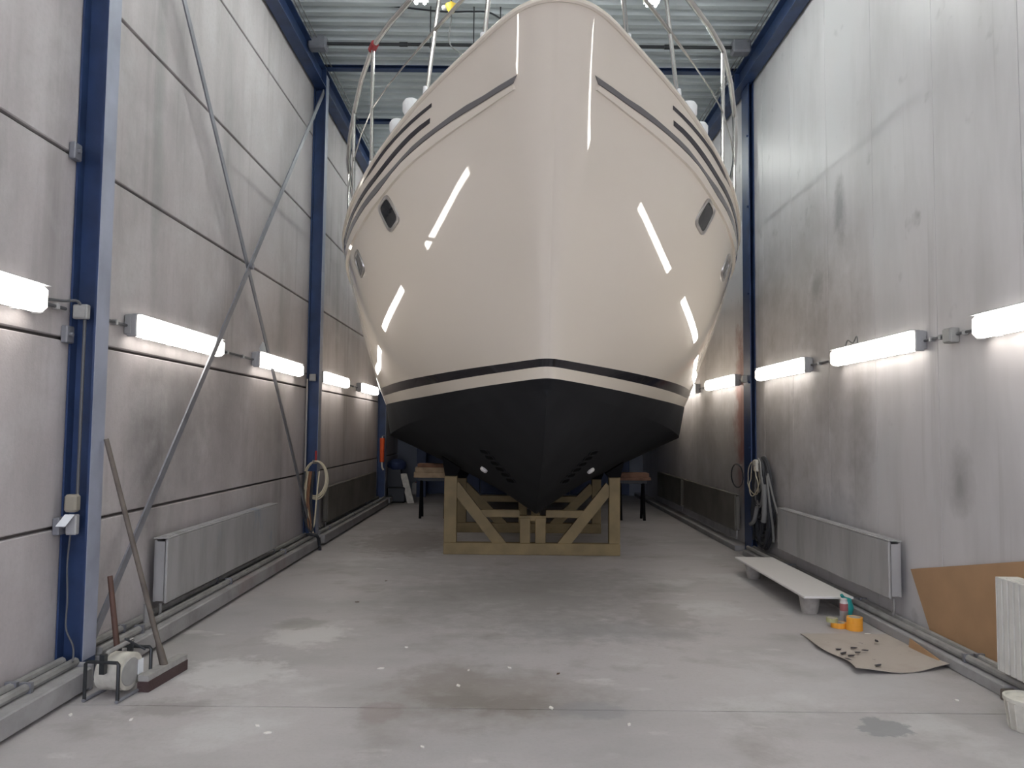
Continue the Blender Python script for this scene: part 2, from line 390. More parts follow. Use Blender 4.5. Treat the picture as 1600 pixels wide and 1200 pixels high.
r = thing('steel_column', 'dark blue steel post flush in the pale wall above the hanging cables', 'column', (XR-.03, 9.56, 0))
ibeam_v(XR-.07, XR-.002, 9.42, 9.70, 0, 5.9).build('column_shaft', 'blue', r)
m = MB()
for zz in (1.3, 2.1, 3.2, 4.3, 5.2): m.tube([(XR-.09, 9.45, zz), (XR-.05, 9.45, zz)], .014, 6)
m.build('bolt', 'blue', r)
# eaves beams
for s, xa, lab in ((-1, XL+.02, 'blue steel eaves beam along the concrete panel wall'), (1, XR-.16, 'blue steel eaves beam along the pale smooth wall')):
    m = MB(); x0, x1 = xa, xa+.14
    m.box(x0, x1, Y0+.02, Y1-.02, 5.87, 5.882); m.box(x0, x1, Y0+.02, Y1-.02, 6.118, 6.13); m.box((x0+x1)/2-.005, (x0+x1)/2+.005, Y0+.02, Y1-.02, 5.88, 6.12)
    r = thing('eaves_beam', lab, 'beam', ((x0+x1)/2, 6, 5.87)); m.build('beam', 'blue', r)
    for yy in [4.54, 7.1, 9.7, 14.98]:
        MB().box(x0+.004, x1-.004, yy-.006, yy+.006, 5.882, 6.118).build('stiffener', 'blue', r)
    m = MB(); e = x1+.01 if s < 0 else x0-.01
    m.tube([(e, Y0+.1, 6.16), (e, Y1-.1, 6.16)], .008, 6); m.tube([(e-s*.05, Y0+.1, 6.16), (e-s*.05, Y1-.1, 6.16)], .008, 6)
    m.build('cable_pair', 'cableg', r)
for yy, lab in ((-.7, 'blue roof beam above the viewer'), (4.54, 'blue roof beam over the bow tip'), (9.72, 'blue roof beam crossing between the two column tops'), (11.45, 'thin blue roof beam beyond the column tops'), (14.98, 'blue roof beam over the stern')):
    m = MB(); m.box(XL+.02, XR-.02, yy-.05, yy+.05, 6.131, 6.139); m.box(XL+.02, XR-.02, yy-.05, yy+.05, 6.17, 6.178); m.box(XL+.02, XR-.02, yy-.004, yy+.004, 6.137, 6.172)
    single(m, 'roof_beam', 'blue', lab, 'beam')
m = MB(); yy = 9.02; m.tube([(XL+.2, yy, 6.12), (XR-.25, yy, 6.12)], .02, 8)
for x in (-1.35, .3, 1.85): m.tube([(x-.05, yy, 6.12), (x+.05, yy, 6.12)], .03, 8)
single(m, 'tie_rod', 'black', 'dark tie rod running under the roof deck before the roof beam', 'rod')
for s, x in ((-1, XL+.22), (1, XR-.28)):
    m = MB(); m.box(x-.11, x+.11, yy-.08, yy+.08, 6.04, 6.20, .02); single(m, 'rod_bracket', 'brace', 'grey bracket holding the dark tie rod at the '+('concrete panel' if s < 0 else 'pale smooth')+' wall', 'bracket')
# cross bracing
XB = XL+.10
r = single(MB().bar((XB, 9.70, .22), (XB, 4.58, 5.83), .06, .012, (1, 0, 0)), 'brace_bar', 'brace', 'flat steel brace running from the hose column foot up behind the broom column', 'brace')
r = single(MB().bar((XB+.03, 4.60, .20), (XB+.03, 9.70, 5.83), .06, .012, (1, 0, 0)), 'brace_bar', 'brace', 'flat steel brace running from the broom column foot up to the hose column top', 'brace')
m = MB(); m.lathe((XB+.03, 7.14, 3.0), [(.03, 0), (.03, .03)], 10, 'x'); single(m, 'brace_clamp', 'brace', 'small clamp where the two wall braces cross', 'clamp')

# kerbs along both walls
KX = XL+.24
for a, b in zip(yb[:-1], yb[1:]):
    o = MB().box(XL+.001, KX, a+.105, b-.105, .018, .132, .008).build('baseboard_left', 'kerb'); struct(o, 'concrete kerb along the panel wall', 'baseboard')
RKX = XR-.19
o = MB().box(RKX, XR-.001, 4.45, 9.40, .0, .07, .006).build('baseboard_right', 'kerb'); struct(o, 'concrete kerb along the smooth wall', 'baseboard')
o = MB().box(RKX, XR-.001, 9.72, Y1, .0, .07, .006).build('baseboard_right', 'kerb'); struct(o)
single(MB().box(RKX-.03, RKX+.05, 4.35, 4.445, 0, .06, .006), 'wood_block', 'wood', 'small dark wooden block at the end of the kerb', 'block')

# heating pipes
def pipes(x, za, zb, ya, yb_, side, dx=0):
    for i, (z, xx) in enumerate(((za, x), (zb, x+dx))):
        m = MB(); m.tube([(xx, ya, z), (xx, yb_, z)], .024, 8)
        r = thing('heating_pipe', ('inner' if i == 0 else 'outer')+' grey heating pipe along the '+side, 'pipe', (xx, (ya+yb_)/2, z))
        m.build('pipe', 'pipe', r, True)
        k = ya+.5
        while k < yb_: 
            MB().box(xx-.03, xx+.03, k-.012, k+.012, z-.026, z+.026).build('pipe_clip', 'brace', r); k += 1.6
pipes(XL+.065, .160, .158, Y0+.1, 4.44, 'concrete wall before the broom column', .075)
pipes(XL+.04, .160, .158, 4.65, 9.66, 'concrete wall between the two columns', .12)
pipes(XL+.04, .160, .158, 9.86, 14.88, 'concrete wall beyond the hose column', .12)
pipes(XR-.055, .097, .097, 2.8, 9.38, 'pale wall under the radiators', -.075)

# ------------------------------------------------------------------ radiators
def radiator(label, side, ya, yb_, z0, z1, m='rad', ribs=False, depth=.10, group=None):
    wx = XL if side < 0 else XR; d = -side
    xi, xo = wx+d*.05, wx+d*(.05+depth)
    r = thing('radiator', label, 'radiator', ((xi+xo)/2, (ya+yb_)/2, z0), group)
    a, b = min(xi, xo), max(xi, xo)
    if ribs:
        mb = MB(); n = int((yb_-ya)/.05); pr = []
        for i in range(n):
            yy = ya+i*(yb_-ya)/n; w = (yb_-ya)/n
            pr += [(yy, 0), (yy+w*.7, 0), (yy+w*.78, .010), (yy+w*.92, .010)]
        pr.append((yb_, 0)); vs = []
        for (yy, h) in pr: vs += [(xo-d*h, yy, z0), (xo-d*h, yy, z1)]
        mb.add(vs, [(2*i, 2*i+1, 2*i+3, 2*i+2) for i in range(len(pr)-1)])
        mb.box(a+.001 if d > 0 else a+.012, b-.012 if d > 0 else b-.001, ya, yb_, z0, z1)
        mb.build('front_panel', m, r)
    else:
        MB().box(xo-d*.02 if d > 0 else xo, xo if d > 0 else xo-d*.02, ya, yb_, z0, z1, .008).build('front_panel', m, r)
        MB().box(xi if d > 0 else xi-d*.0-.02, xi+.02 if d > 0 else xi, ya+.01, yb_-.01, z0+.01, z1-.01, .005).build('rear_panel', m, r)
        MB().box(a+.02, b-.02, ya, ya+.006, z0+.02, z1-.02).build('side_cover', m, r)
        MB().box(a+.02, b-.02, yb_-.006, yb_, z0+.02, z1-.02).build('side_cover', m, r)
    mb = MB(); k = ya+.03
    mb.box(a, b, ya, yb_, z1+.0, z1+.006)
    while k < yb_-.05: mb.box(a+.02, b-.02, k, k+.015, z1+.006, z1+.012); k += .04
    mb.build('top_grille', m, r)
    ye = ya+.03
    mb = MB(); mb.tube([((a+b)/2, ye, z0), ((a+b)/2, ye, z0-.08), ((a+b)/2, ye+.02, .134 if side < 0 else .125)], .011, 6); mb.build('feed_pipe', 'pipe', r, True)
    if ribs: MB().lathe(((a+b)/2, ye-.01, z1-.02), [(.018, .03), (.022, .05), (.022, .085), (.012, .095)], 10).build('valve', 'offwhite', r, True)
    for yy in (() if ribs else (ya+.25, yb_-.25)):
        MB().box(min(wx, xi)+.001, max(wx, xi)-.001, yy-.015, yy+.015, z0+.05, z1-.05).build('wall_bracket', 'pipe', r)
    if ribs:
        for yy in (ya+.15, yb_-.15): MB().box((a+b)/2-.02, (a+b)/2+.02, yy-.02, yy+.02, .13, z0).build('foot', m, r)
    return r
radiator('flat grey panel radiator between the two columns on the concrete wall', -1, 5.55, 8.15, .23, .69)
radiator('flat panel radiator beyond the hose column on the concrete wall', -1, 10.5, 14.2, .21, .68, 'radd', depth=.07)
radiator('flat grey radiator with bluish stains above the white board', 1, 5.85, 8.28, .25, .68)
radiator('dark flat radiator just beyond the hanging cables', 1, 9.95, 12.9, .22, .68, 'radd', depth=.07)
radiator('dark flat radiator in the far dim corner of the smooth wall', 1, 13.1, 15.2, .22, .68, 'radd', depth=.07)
radiator('white ribbed radiator in front of the brown board', 1, 3.05, 4.52, .14, .665, 'radw', True, depth=.13)

# ------------------------------------------------------------------ wall lamps
ZL = 2.165
def wall_lamp(side, ya, yb_, label, group):
    wx = XL if side < 0 else XR; d = -side
    r = thing('wall_lamp', label, 'lamp', (wx+d*.05, (ya+yb_)/2, ZL-.08), group)
    X = lambda a: wx+d*a
    def bx(a, b, y0, y1, z0, z1, bev=0):
        return MB().box(min(X(a), X(b)), max(X(a), X(b)), y0, y1, z0, z1, bev)
    bx(.001, .055, ya, yb_, ZL-.062, ZL+.075, .008).build('housing', 'lampbody', r)
    bx(.055, .118, ya+.002, yb_-.002, ZL+.0745, ZL+.080).build('top_shade', 'lampbody', r)
    # diffuser: prismatic cover with sloped sides
    pts = [(.056, -.070), (.105, -.064), (.125, -.045), (.125, .045), (.105, .066), (.056, .072)]
    y0, y1 = ya+.025, yb_-.025; m = MB()
    prof = [(y0, .82), (y0+.02, 1), (y1-.02, 1), (y1, .82)]
    vs = []
    for (yy, k) in prof:
        for (a, z) in pts: vs.append((X(.056+(a-.056)*k), yy, ZL+z*k))
    n = len(pts); fs = []
    for i in range(3):
        for j in range(n-1): fs.append((i*n+j, i*n+j+1, (i+1)*n+j+1, (i+1)*n+j))
        fs.append((i*n+n-1, i*n, (i+1)*n, (i+1)*n+n-1))
    fs += [tuple(range(n))[::-1], tuple(3*n+k for k in range(n))]
    m.add(vs, fs); m.build('diffuser', 'lampL', r)
    for yy in (ya, yb_-.028):
        bx(.02, .085, yy+.002, yy+.026, ZL-.074, ZL+.078, .006).build('end_cap', 'lampbody', r)
    for k in range(4):
        yy = lerp(ya+.2, yb_-.2, k/3)
        for z in (-.078, .072):
            bx(.035, .066, yy-.014, yy+.014, ZL+z, ZL+z+.010).build('clip', 'lampbody', r)
    return r
LL = [(-2.60, -1.10), (-.02, 1.48), (2.58, 4.10), (5.10, 6.62), (7.62, 9.14), (10.22, 11.74), (12.80, 14.30)]
LR = [(-2.9, -1.45), (-.75, .7), (1.35, 2.75), (3.40, 4.82), (5.52, 6.96), (7.62, 9.10), (10.02, 11.48), (12.2, 13.6)]
labL = ['lit fluorescent wall lamp on the concrete wall behind the viewer', 'lit fluorescent wall lamp on the concrete wall beside the viewer', 'lit fluorescent lamp on the concrete wall just before the broom column', 'lit fluorescent lamp on the concrete wall just beyond the broom column',
        'lit fluorescent lamp crossed by a brace with a paper scrap on top', 'lit fluorescent lamp just beyond the hose column', 'lit fluorescent lamp on the concrete wall partly hidden by the hull']
labR = ['lit fluorescent lamp on the smooth wall well behind the viewer', 'lit fluorescent lamp on the smooth wall behind the viewer', 'lit fluorescent lamp on the smooth wall beside the viewer', 'lit fluorescent lamp above the white ribbed radiator and brown board', 'lit fluorescent lamp above the white board with a wire scrap on top', 'lit fluorescent lamp on the smooth wall just before the blue post', 'lit fluorescent lamp on the smooth wall just beyond the blue post', 'lit fluorescent lamp on the smooth wall hidden behind the hull']
for (a, b), l in zip(LL, labL): wall_lamp(-1, a, b, l, 'fluorescent lamps on the concrete wall')
for (a, b), l in zip(LR, labR): wall_lamp(1, a, b, l, 'fluorescent lamps on the smooth wall')
# conduits between lamps
def conduit(side, ya, yb_, label, z=ZL):
    wx = XL if side < 0 else XR; d = -side; x = wx+d*.02
    r = thing('cable_conduit', label, 'conduit', (x, (ya+yb_)/2, z), 'conduits between wall lamps')
    m = MB(); m.tube([(x, ya, z), (x, yb_, z)], .010, 8); m.build('tube', 'conduit', r, True)
    for k in (.3, .7):
        yy = lerp(ya, yb_, k); MB().box(min(wx+d*.0005, wx+d*.036), max(wx+d*.0005, wx+d*.036), yy-.014, yy+.014, z-.018, z+.018, .004).build('clip', 'lampbody', r)
for i in range(len(LL)-1):
    a, b = LL[i][1], LL[i+1][0]
    nm = labL[i].replace('lit fluorescent ', '')
    segs = [(a, b)]
    for cy in COLY:
        if a < cy < b: segs = [(a, cy-.14), (cy+.08, b)]
    for j, (p, q) in enumerate(segs): conduit(-1, p, q, ('conduit past the ' if j == 0 else 'conduit beyond the column past the ')+' '.join(nm.split()[:9]))
for i in range(len(LR)-1):
    a, b = LR[i][1], LR[i+1][0]
    nm = labR[i].replace('lit fluorescent ', '')
    segs = [(a, b)]
    if a < 9.56 < b: segs = [(a, 9.41), (9.71, b)]
    if a < 5.17 < b: segs = [(a, 5.118), (5.222, b)]
    for j, (p, q) in enumerate(segs): conduit(1, p, q, ('conduit past the ' if j == 0 else 'conduit further along past the ')+' '.join(nm.split()[:9]))

def jbox(c, sx, sy, sz, label, m='boxgrey', name='junction_box', dirn=(0, -1, 0)):
    r = thing(name, label, 'junction box', (c[0], c[1], c[2]-sz/2))
    MB().box(c[0]-sx/2, c[0]+sx/2, c[1]-sy/2, c[1]+sy/2, c[2]-sz/2, c[2]+sz/2, .006).build('box', m, r)
    d = Vector(dirn); q = Vector(c)+Vector((d.x*(sx/2+.004), d.y*(sy/2+.004), 0))
    hx = sx/2-.008 if not d.x else .004; hy = sy/2-.008 if not d.y else .004
    MB().box(q.x-hx, q.x+hx, q.y-hy, q.y+hy, q.z-sz/2+.008, q.z+sz/2-.008, .002).build('lid', m, r)
    return r
r = jbox((XL+.088, 4.444, 2.155), .085, .04, .085, 'square grey junction box on the broom column')
m = MB(); m.tube(spline([(XL+.02, 4.2, 2.19), (XL+.03, 4.36, 2.205), (XL+.07, 4.42, 2.215), (XL+.09, 4.43, 2.19)]), .009, 6); m.build('cable_entry', 'conduit', r, True)
jbox((XL+.085, 9.666, 2.12), .08, .04, .09, 'small pale junction box on the hose column')
jbox((XR-.03, 5.17, 2.16), .06, .10, .10, 'grey junction box between two lamps on the smooth wall', dirn=(-1, 0, 0))
jbox((XR-.10, 9.56, 2.15), .05, .08, .09, 'small pale junction box on the blue post of the smooth wall', dirn=(-1, 0, 0))
m = MB(); m.tube([(XL+.105, 4.452, 2.11), (XL+.105, 4.452, 1.10)], .009, 6); 
single(m, 'cable_conduit', 'conduit', 'thin vertical conduit down the broom column to the socket', 'conduit', smooth=True)
r = thing('wall_socket', 'beige socket box with paper tag on the broom column', 'socket', (XL+.09, 4.43, .86))
MB().box(XL+.055, XL+.125, 4.40, 4.462, 1.00, 1.10, .012).build('socket_cover', 'boxbeige', r)
MB().box(XL+.06, XL+.12, 4.42, 4.462, .87, .985, .006).build('socket_body', 'lampbody', r)
MB().prism([(XL+.06, 4.412, .985), (XL+.115, 4.412, .985), (XL+.095, 4.36, .925), (XL+.04, 4.36, .925)], (0, .001, .003)).build('paper_tag', 'paper', r)
m = MB(); m.tube(spline([(XL+.075, 4.45, .87), (XL+.065, 4.45, .7), (XL+.08, 4.44, .5), (XL+.09, 4.42, .35), (XL+.14, 4.41, .25), (XL+.17, 4.36, .178)]), .005, 6)
single(m, 'power_cord', 'conduit', 'thin grey cord hanging from the socket to the kerb', 'cord', smooth=True)
m = MB(); p0 = at(418, 555, X=XL+.06)
m.prism([(XL+.055, 7.72, 2.245), (XL+.055, 7.95, 2.25), (XL+.035, 7.98, 2.34), (XL+.03, 7.86, 2.37), (XL+.04, 7.74, 2.29)], (.004, 0, 0))
single(m, 'paper_scrap', 'paper', 'white paper scrap standing on a wall lamp behind the brace', 'paper')
m = MB(); m.tube(spline([(XR-.06, 6.75, 2.245), (XR-.07, 6.68, 2.30), (XR-.06, 6.60, 2.27), (XR-.05, 6.55, 2.32), (XR-.06, 6.52, 2.25), (XR-.07, 6.62, 2.255)]), .006, 5)
single(m, 'wire_scrap', 'cableg', 'curled grey wire scrap lying on top of a lamp on the smooth wall', 'wire', smooth=True)

# ceiling lamps (out of the picture except one corner)
for (x, ya) in ((-1.02, -3.6), (-1.02, -.2), (-1.02, 3.2), (-1.02, 6.48), (-1.02, 11.9), (1.45, -3.6), (1.45, -.2), (1.45, 3.2), (1.45, 6.48), (1.45, 11.9)):
    side = 'concrete panel wall' if x < 0 else 'smooth wall'
    wh = {-3.6: 'far behind the viewer', -.2: 'above the viewer', 3.2: 'before the bow tip', 6.48: 'above the bow deck', 11.9: 'above the stern'}[ya]
    r = thing('ceiling_lamp', 'hanging fluorescent ceiling lamp %s on the side of the %s' % (wh, side), 'lamp', (x, ya+.75, 6.0), 'ceiling lamps')
    MB().box(x-.09, x+.09, ya, ya+1.52, 6.06, 6.11, .01).build('housing', 'white', r)
    m = MB(); m.tube([(x-.045, ya+.03, 6.035), (x-.045, ya+1.49, 6.035)], .016, 8); m.tube([(x+.045, ya+.03, 6.035), (x+.045, ya+1.49, 6.035)], .016, 8)
    m.build('tube', 'lampC', r)
    for k in (.2, 1.3): MB().tube([(x, ya+k, 6.11), (x, ya+k, ZR+.005)], .005, 6).build('hanger', 'cableg', r)

# ------------------------------------------------------------------ the yacht
BX = .255; YAW = .009; YE = 16.6
def pchip(xs, ys):
    xs = np.array(xs, float); ys = np.array(ys, float); h = np.diff(xs); d = np.diff(ys)/h
    m = np.zeros(len(xs)); m[0] = d[0]; m[-1] = d[-1]
    for i in range(1, len(xs)-1):
        if d[i-1]*d[i] > 0:
            w1 = 2*h[i]+h[i-1]; w2 = h[i]+2*h[i-1]; m[i] = (w1+w2)/(w1/d[i-1]+w2/d[i])
    def f(x):
        x = np.clip(x, xs[0], xs[-1]); i = np.clip(np.searchsorted(xs, x, side='right')-1, 0, len(xs)-2)
        t = (x-xs[i])/h[i]
        return (2*t**3-3*t**2+1)*ys[i]+(t**3-2*t**2+t)*h[i]*m[i]+(-2*t**3+3*t**2)*ys[i+1]+(t**3-t**2)*h[i]*m[i+1]
    return f
def bspline_smooth(a, n=400):
    """densify with pchip on arc length, then smooth so reflections run fair"""
    L = np.r_[0, np.cumsum(np.hypot(np.hypot(np.diff(a[:, 0]), np.diff(a[:, 1])), .3*np.diff(a[:, 2])))]
    L /= L[-1]
    u = np.linspace(0, 1, n); P = np.stack([pchip(L, a[:, k])(u) for k in range(3)], -1)
    return u, P
class Line:
    def __init__(s, pts, sm=6):
        a = np.array(pts, float); s.u, P = bspline_smooth(a)
        # mirror-extend at the stem so the smoothing keeps symmetry, then box-smooth
        for _ in range(3):
            E = np.r_[P[1:sm+1][::-1]*[-1, 1, 1], P, P[-1:]+(P[-1:]-P[-sm-1:-1][::-1])]
            k = np.ones(2*sm+1)/(2*sm+1)
            Q = np.stack([np.convolve(E[:, c], k, 'valid') for c in range(3)], -1)
            P = Q
        s.P = P
    def __call__(s, t):
        t = np.asarray(t, float)
        return np.stack([np.interp(t, s.u, s.P[:, k]) for k in range(3)], -1)
SHEER = Line([(0, 4.36, 4.03), (.10, 4.365, 4.03), (.19, 4.41, 4.025), (.27, 4.49, 4.015), (.5, 4.79, 3.97), (.86, 5.27, 3.88), (1.2, 5.8, 3.78), (1.52, 6.4, 3.68), (1.88, 7.3, 3.57), (2.17, 8.4, 3.49), (2.30, 9.4, 3.45), (2.36, 10.6, 3.42), (2.37, 13, 3.4), (2.25, YE, 3.4)], 3)
WLN = Line([(0, 5.75, 1.886), (.07, 5.87, 1.885), (.3, 6.32, 1.88), (.67, 7.08, 1.868), (1.19, 8.2, 1.842), (1.7, 9.35, 1.815), (2.0, 10.3, 1.80), (2.1, 11.6, 1.785), (2.12, 13.5, 1.78), (2.05, YE, 1.76)], 3)
CHN = Line([(0, 5.83, 1.81), (.62, 7.0, 1.73), (1.14, 8.15, 1.63), (1.65, 9.35, 1.50), (1.93, 10.3, 1.40), (2.03, 11.6, 1.35), (2.05, 13.5, 1.32), (1.98, YE, 1.3)], 3)
KEL = Line([(0, 5.85, 1.79), (0, 6.5, 1.34), (0, 7.3, 1.07), (0, 8.3, .75), (0, 9.2, .49), (0, 10.3, .47), (0, 13, .47), (0, YE, .47)], 3)
def place(h, side):
    h = np.asarray(h); return np.stack([BX+YAW*(h[..., 1]-4.4)+side*h[..., 0], h[..., 1], h[..., 2]], -1)
def fair(x, y, wd=14):
    u = np.linspace(0, 1, 401); v = pchip(x, y)(u); k = np.ones(2*wd+1)/(2*wd+1)
    for _ in range(3):
        e = np.r_[2*v[0]-v[1:wd+1][::-1], v, np.full(wd, v[-1])]; v = np.convolve(e, k, 'valid')
    return lambda t: np.interp(t, u, v)
_k7 = [0, .06, .12, .2, .32, .5, 1]
_sw = fair(_k7, [1, .9805, .9794, .9362, .953, 1, 1]); _ss = fair(_k7, [1, .9851, .9905, .9588, .9743, 1, 1])
def _scaled(P, s): return np.stack([P[..., 0]*s, P[..., 1]*s, 1.5+(P[..., 2]-1.5)*s], -1)
_W0, _S0 = WLN, SHEER
WLN = lambda t: _scaled(_W0(t), _sw(t)); SHEER = lambda t: _scaled(_S0(t), _ss(t))     # fuller, fairer lines
_ka = fair([0, .03, .08, .15, .25, .4, .6, 1], [0, -.0519, .0092, .0275, .1797, .0593, .05, .03])
_ks = fair([0, .03, .08, .15, .25, .4, 1], [.1083, .1083, .0661, -.4984, -.5685, 0, 0])
_ky = fair([0, .05, .12, .25, 1], [.0986, .0742, -.263, 0, 0])
def topside(t, w):
    t = np.asarray(t, float); w = np.asarray(w, float)
    A = WLN(t); B = SHEER(t); P = A+(B-A)*w[..., None]; sh = 4*w*(1-w)
    P[..., 0] += _ka(t)*sh*(1+_ks(t)*(2*w-1)); P[..., 1] += _ky(t)*sh
    return P
def bottom(t, w):
    A = KEL(t); B = CHN(t); return A+(B-A)*np.asarray(w, float)[..., None]
yacht = thing('motor_yacht', 'cream motor yacht with black antifouling resting on ochre cradles', 'yacht', (BX, 10.4, .47))
NT = 110; TS = (np.linspace(0, 1, NT)**1.55)
def skin(rows, name, m, parent=yacht, smooth=60):
    """rows: list of arrays NT x 3 (half, y, z); both sides in one sheet"""
    mb = MB(); R = len(rows)
    G = [np.concatenate([place(r, -1)[::-1], place(r, 1)[1:]]) for r in rows]; K = 2*NT-1
    mb.add([p for g in G for p in g], [(i*K+j, i*K+j+1, (i+1)*K+j+1, (i+1)*K+j) for i in range(R-1) for j in range(K-1)])
    return mb.build(name, m, parent, smooth)
zs_ = SHEER(TS)[:, 2]-WLN(TS)[:, 2]
aft = np.clip((WLN(TS)[:, 1]-5.75)/5, 0, 1)
wB1 = (.085+.02*aft)/zs_; wB2 = wB1+(.058+.045*aft)/zs_
skin([topside(TS, wB1*k) for k in (0, .5, 1)], 'cream_waterline_band', 'creamb')
skin([topside(TS, wB1+(wB2-wB1)*k) for k in (0, .5, 1)], 'black_boot_stripe', 'boot')
skin([topside(TS, wB2+(1-wB2)*k) for k in np.linspace(0, 1, 26)], 'topsides', 'cream')
low = [KEL(TS)+(CHN(TS)-KEL(TS))*k for k in np.linspace(0, 1, 9)]
skin(low, 'hull_bottom', 'anti', smooth=30)
skin([CHN(TS)+(WLN(TS)-CHN(TS))*k for k in (0, .5, 1)], 'hull_chine_side', 'anti', smooth=30)
# transom
mb = MB(); e = [KEL(1.), CHN(1.), WLN(1.), SHEER(1.)]
pl = [place(p, -1) for p in e]+[place(p, 1) for p in e[::-1][:-1]]
mb.prism(pl, (0, .01, 0)); mb.build('transom', 'cream', yacht)
# deck
mb = MB(); S = SHEER(TS); Sd = S+[-.06, .18, -.10]; Sd[:, 0] = np.maximum(Sd[:, 0], 0)
G = [place(Sd, -1), place(Sd*[0, 1, 1]+[0, 0, .03], 1), place(Sd, 1)]
mb.add([p for g in G for p in g], [(i*NT+j, i*NT+j+1, (i+1)*NT+j+1, (i+1)*NT+j) for i in range(2) for j in range(NT-1)]); mb.build('deck', 'deck', yacht)
# cap rail along the gunwale
mb = MB(); path = [tuple(p+np.array([0, .0, -.004])) for p in np.concatenate([place(S*[1., 1, 1]+[-.0, 0, 0], -1)[::-1], place(S, 1)[1:]])]
mb.tube(path, .018, 8); mb.build('cap_rail', 'creamb', yacht, True)

def grid(fn, t1=.45, n=900, k=260, w0=0., w1=1.):
    T = np.linspace(0, t1, n); Wq = np.linspace(w0, w1, k); TT, WW = np.meshgrid(T, Wq, indexing='ij')
    P = place(fn(TT.ravel(), WW.ravel()), -1); return TT.ravel(), WW.ravel(), projn(P)
GT = grid(topside); GB = grid(bottom, .5)
def tw(px, py, G=None):
    G = G or GT
    d = ((G[2]-[px, py])**2).sum(1); i = d.argmin(); return G[0][i], G[1][i]
def nrm(fn, t, w, side, e=.004):
    a = place(fn(np.array(max(t-e, 0)), np.array(w)), side); b = place(fn(np.array(t+e), np.array(w)), side)
    c = place(fn(np.array(t), np.array(w-e)), side); d = place(fn(np.array(t), np.array(w+e)), side)
    n = np.cross(b-a, d-c); n /= np.linalg.norm(n)
    return n if n[0]*side > 0 else -n
def strip(name, m, up, lo, off, fn=topside, tail=None, thick=None, nseg=50):
    """band on the hull between two edges given as (t, w) lists; both sides"""
    up = sorted(up); lo = sorted(lo)
    tu = np.array([p[0] for p in up]); wu = np.array([p[1] for p in up]); tl = np.array([p[0] for p in lo]); wl_ = np.array([p[1] for p in lo])
    if tail:
        tu = np.r_[tu, tail]; tl = np.r_[tl, tail]; gap = max(.008, wu[-1]-wl_[-1])
        cu = np.polyfit(tu[:-1], wu, 1)[0]; ct = wu[-1]+np.clip(cu, -.2, .2)*(tail-tu[-2])*.5
        wu = np.r_[wu, ct]; wl_ = np.r_[wl_, ct-gap]
    s = np.linspace(0, 1, nseg); Tu = tu[0]+(tu[-1]-tu[0])*s; Tl = tl[0]+(tl[-1]-tl[0])*s
    fu = pchip(tu, wu); fl_ = pchip(tl, wl_)
    for side in (-1, 1):
        mb = MB(); vs = []
        for i in range(nseg):
            a, b = (Tu[i], float(fu(Tu[i]))), (Tl[i], float(fl_(Tl[i])))
            n = nrm(fn, (a[0]+b[0])/2, (a[1]+b[1])/2, side)
            for k, (q, o) in enumerate(((0, -.004), (0.12, off), (.5, off), (.88, off), (1, -.004))):
                t = lerp(a[0], b[0], q); w = lerp(a[1], b[1], q); vs.append(place(fn(np.array(t), np.array(w)), side)+n*o)
        fs = [(i*5+j, i*5+j+1, i*5+j+6, i*5+j+5) for i in range(nseg-1) for j in range(4)]
        fs += [(0, 1, 2, 3, 4), tuple((nseg-1)*5+k for k in range(5))]
        mb.add(vs, fs); mb.build(name, m, yacht, 35)
T_ = lambda l: [tw(*p) for p in l]
gu = T_([(808, 115), (752, 150), (725, 166.5), (680, 198), (646, 227), (626, 248), (608, 268), (590, 288), (575, 308), (563, 325)])
gl = T_([(801.5, 130.5), (747.5, 164), (702.5, 193.5), (657.5, 227), (621.5, 261), (597, 293), (572, 324)])
strip('grey_stripe', 'grey', gu, gl, .014, tail=.75)
su = T_([(801.5, 130.5), (747.5, 164), (702.5, 193.5), (657.5, 227), (621.5, 261), (597, 293), (572, 324)])
sl = T_([(806, 140), (760, 172), (715, 201), (675, 233), (637, 264), (612, 292), (586, 324)])
strip('rubbing_strake', 'cream', su, sl, .022, tail=.75)
strip('dark_stripe', 'dark', T_([(672, 183), (646, 202.5), (612.5, 238.5), (589, 269), (579, 281.5), (562, 308)]), T_([(671.5, 193.5), (646, 215), (619, 243), (597, 269), (585.5, 284), (567, 310)]), .006, tail=.7)
strip('dark_stripe', 'dark', T_([(674.6, 160), (635, 193.5), (601, 232), (576.5, 268), (565, 284), (554, 305)]), T_([(674, 167), (639.5, 197), (606, 234), (580, 269), (572, 279), (557, 305)]), .006, tail=.7)

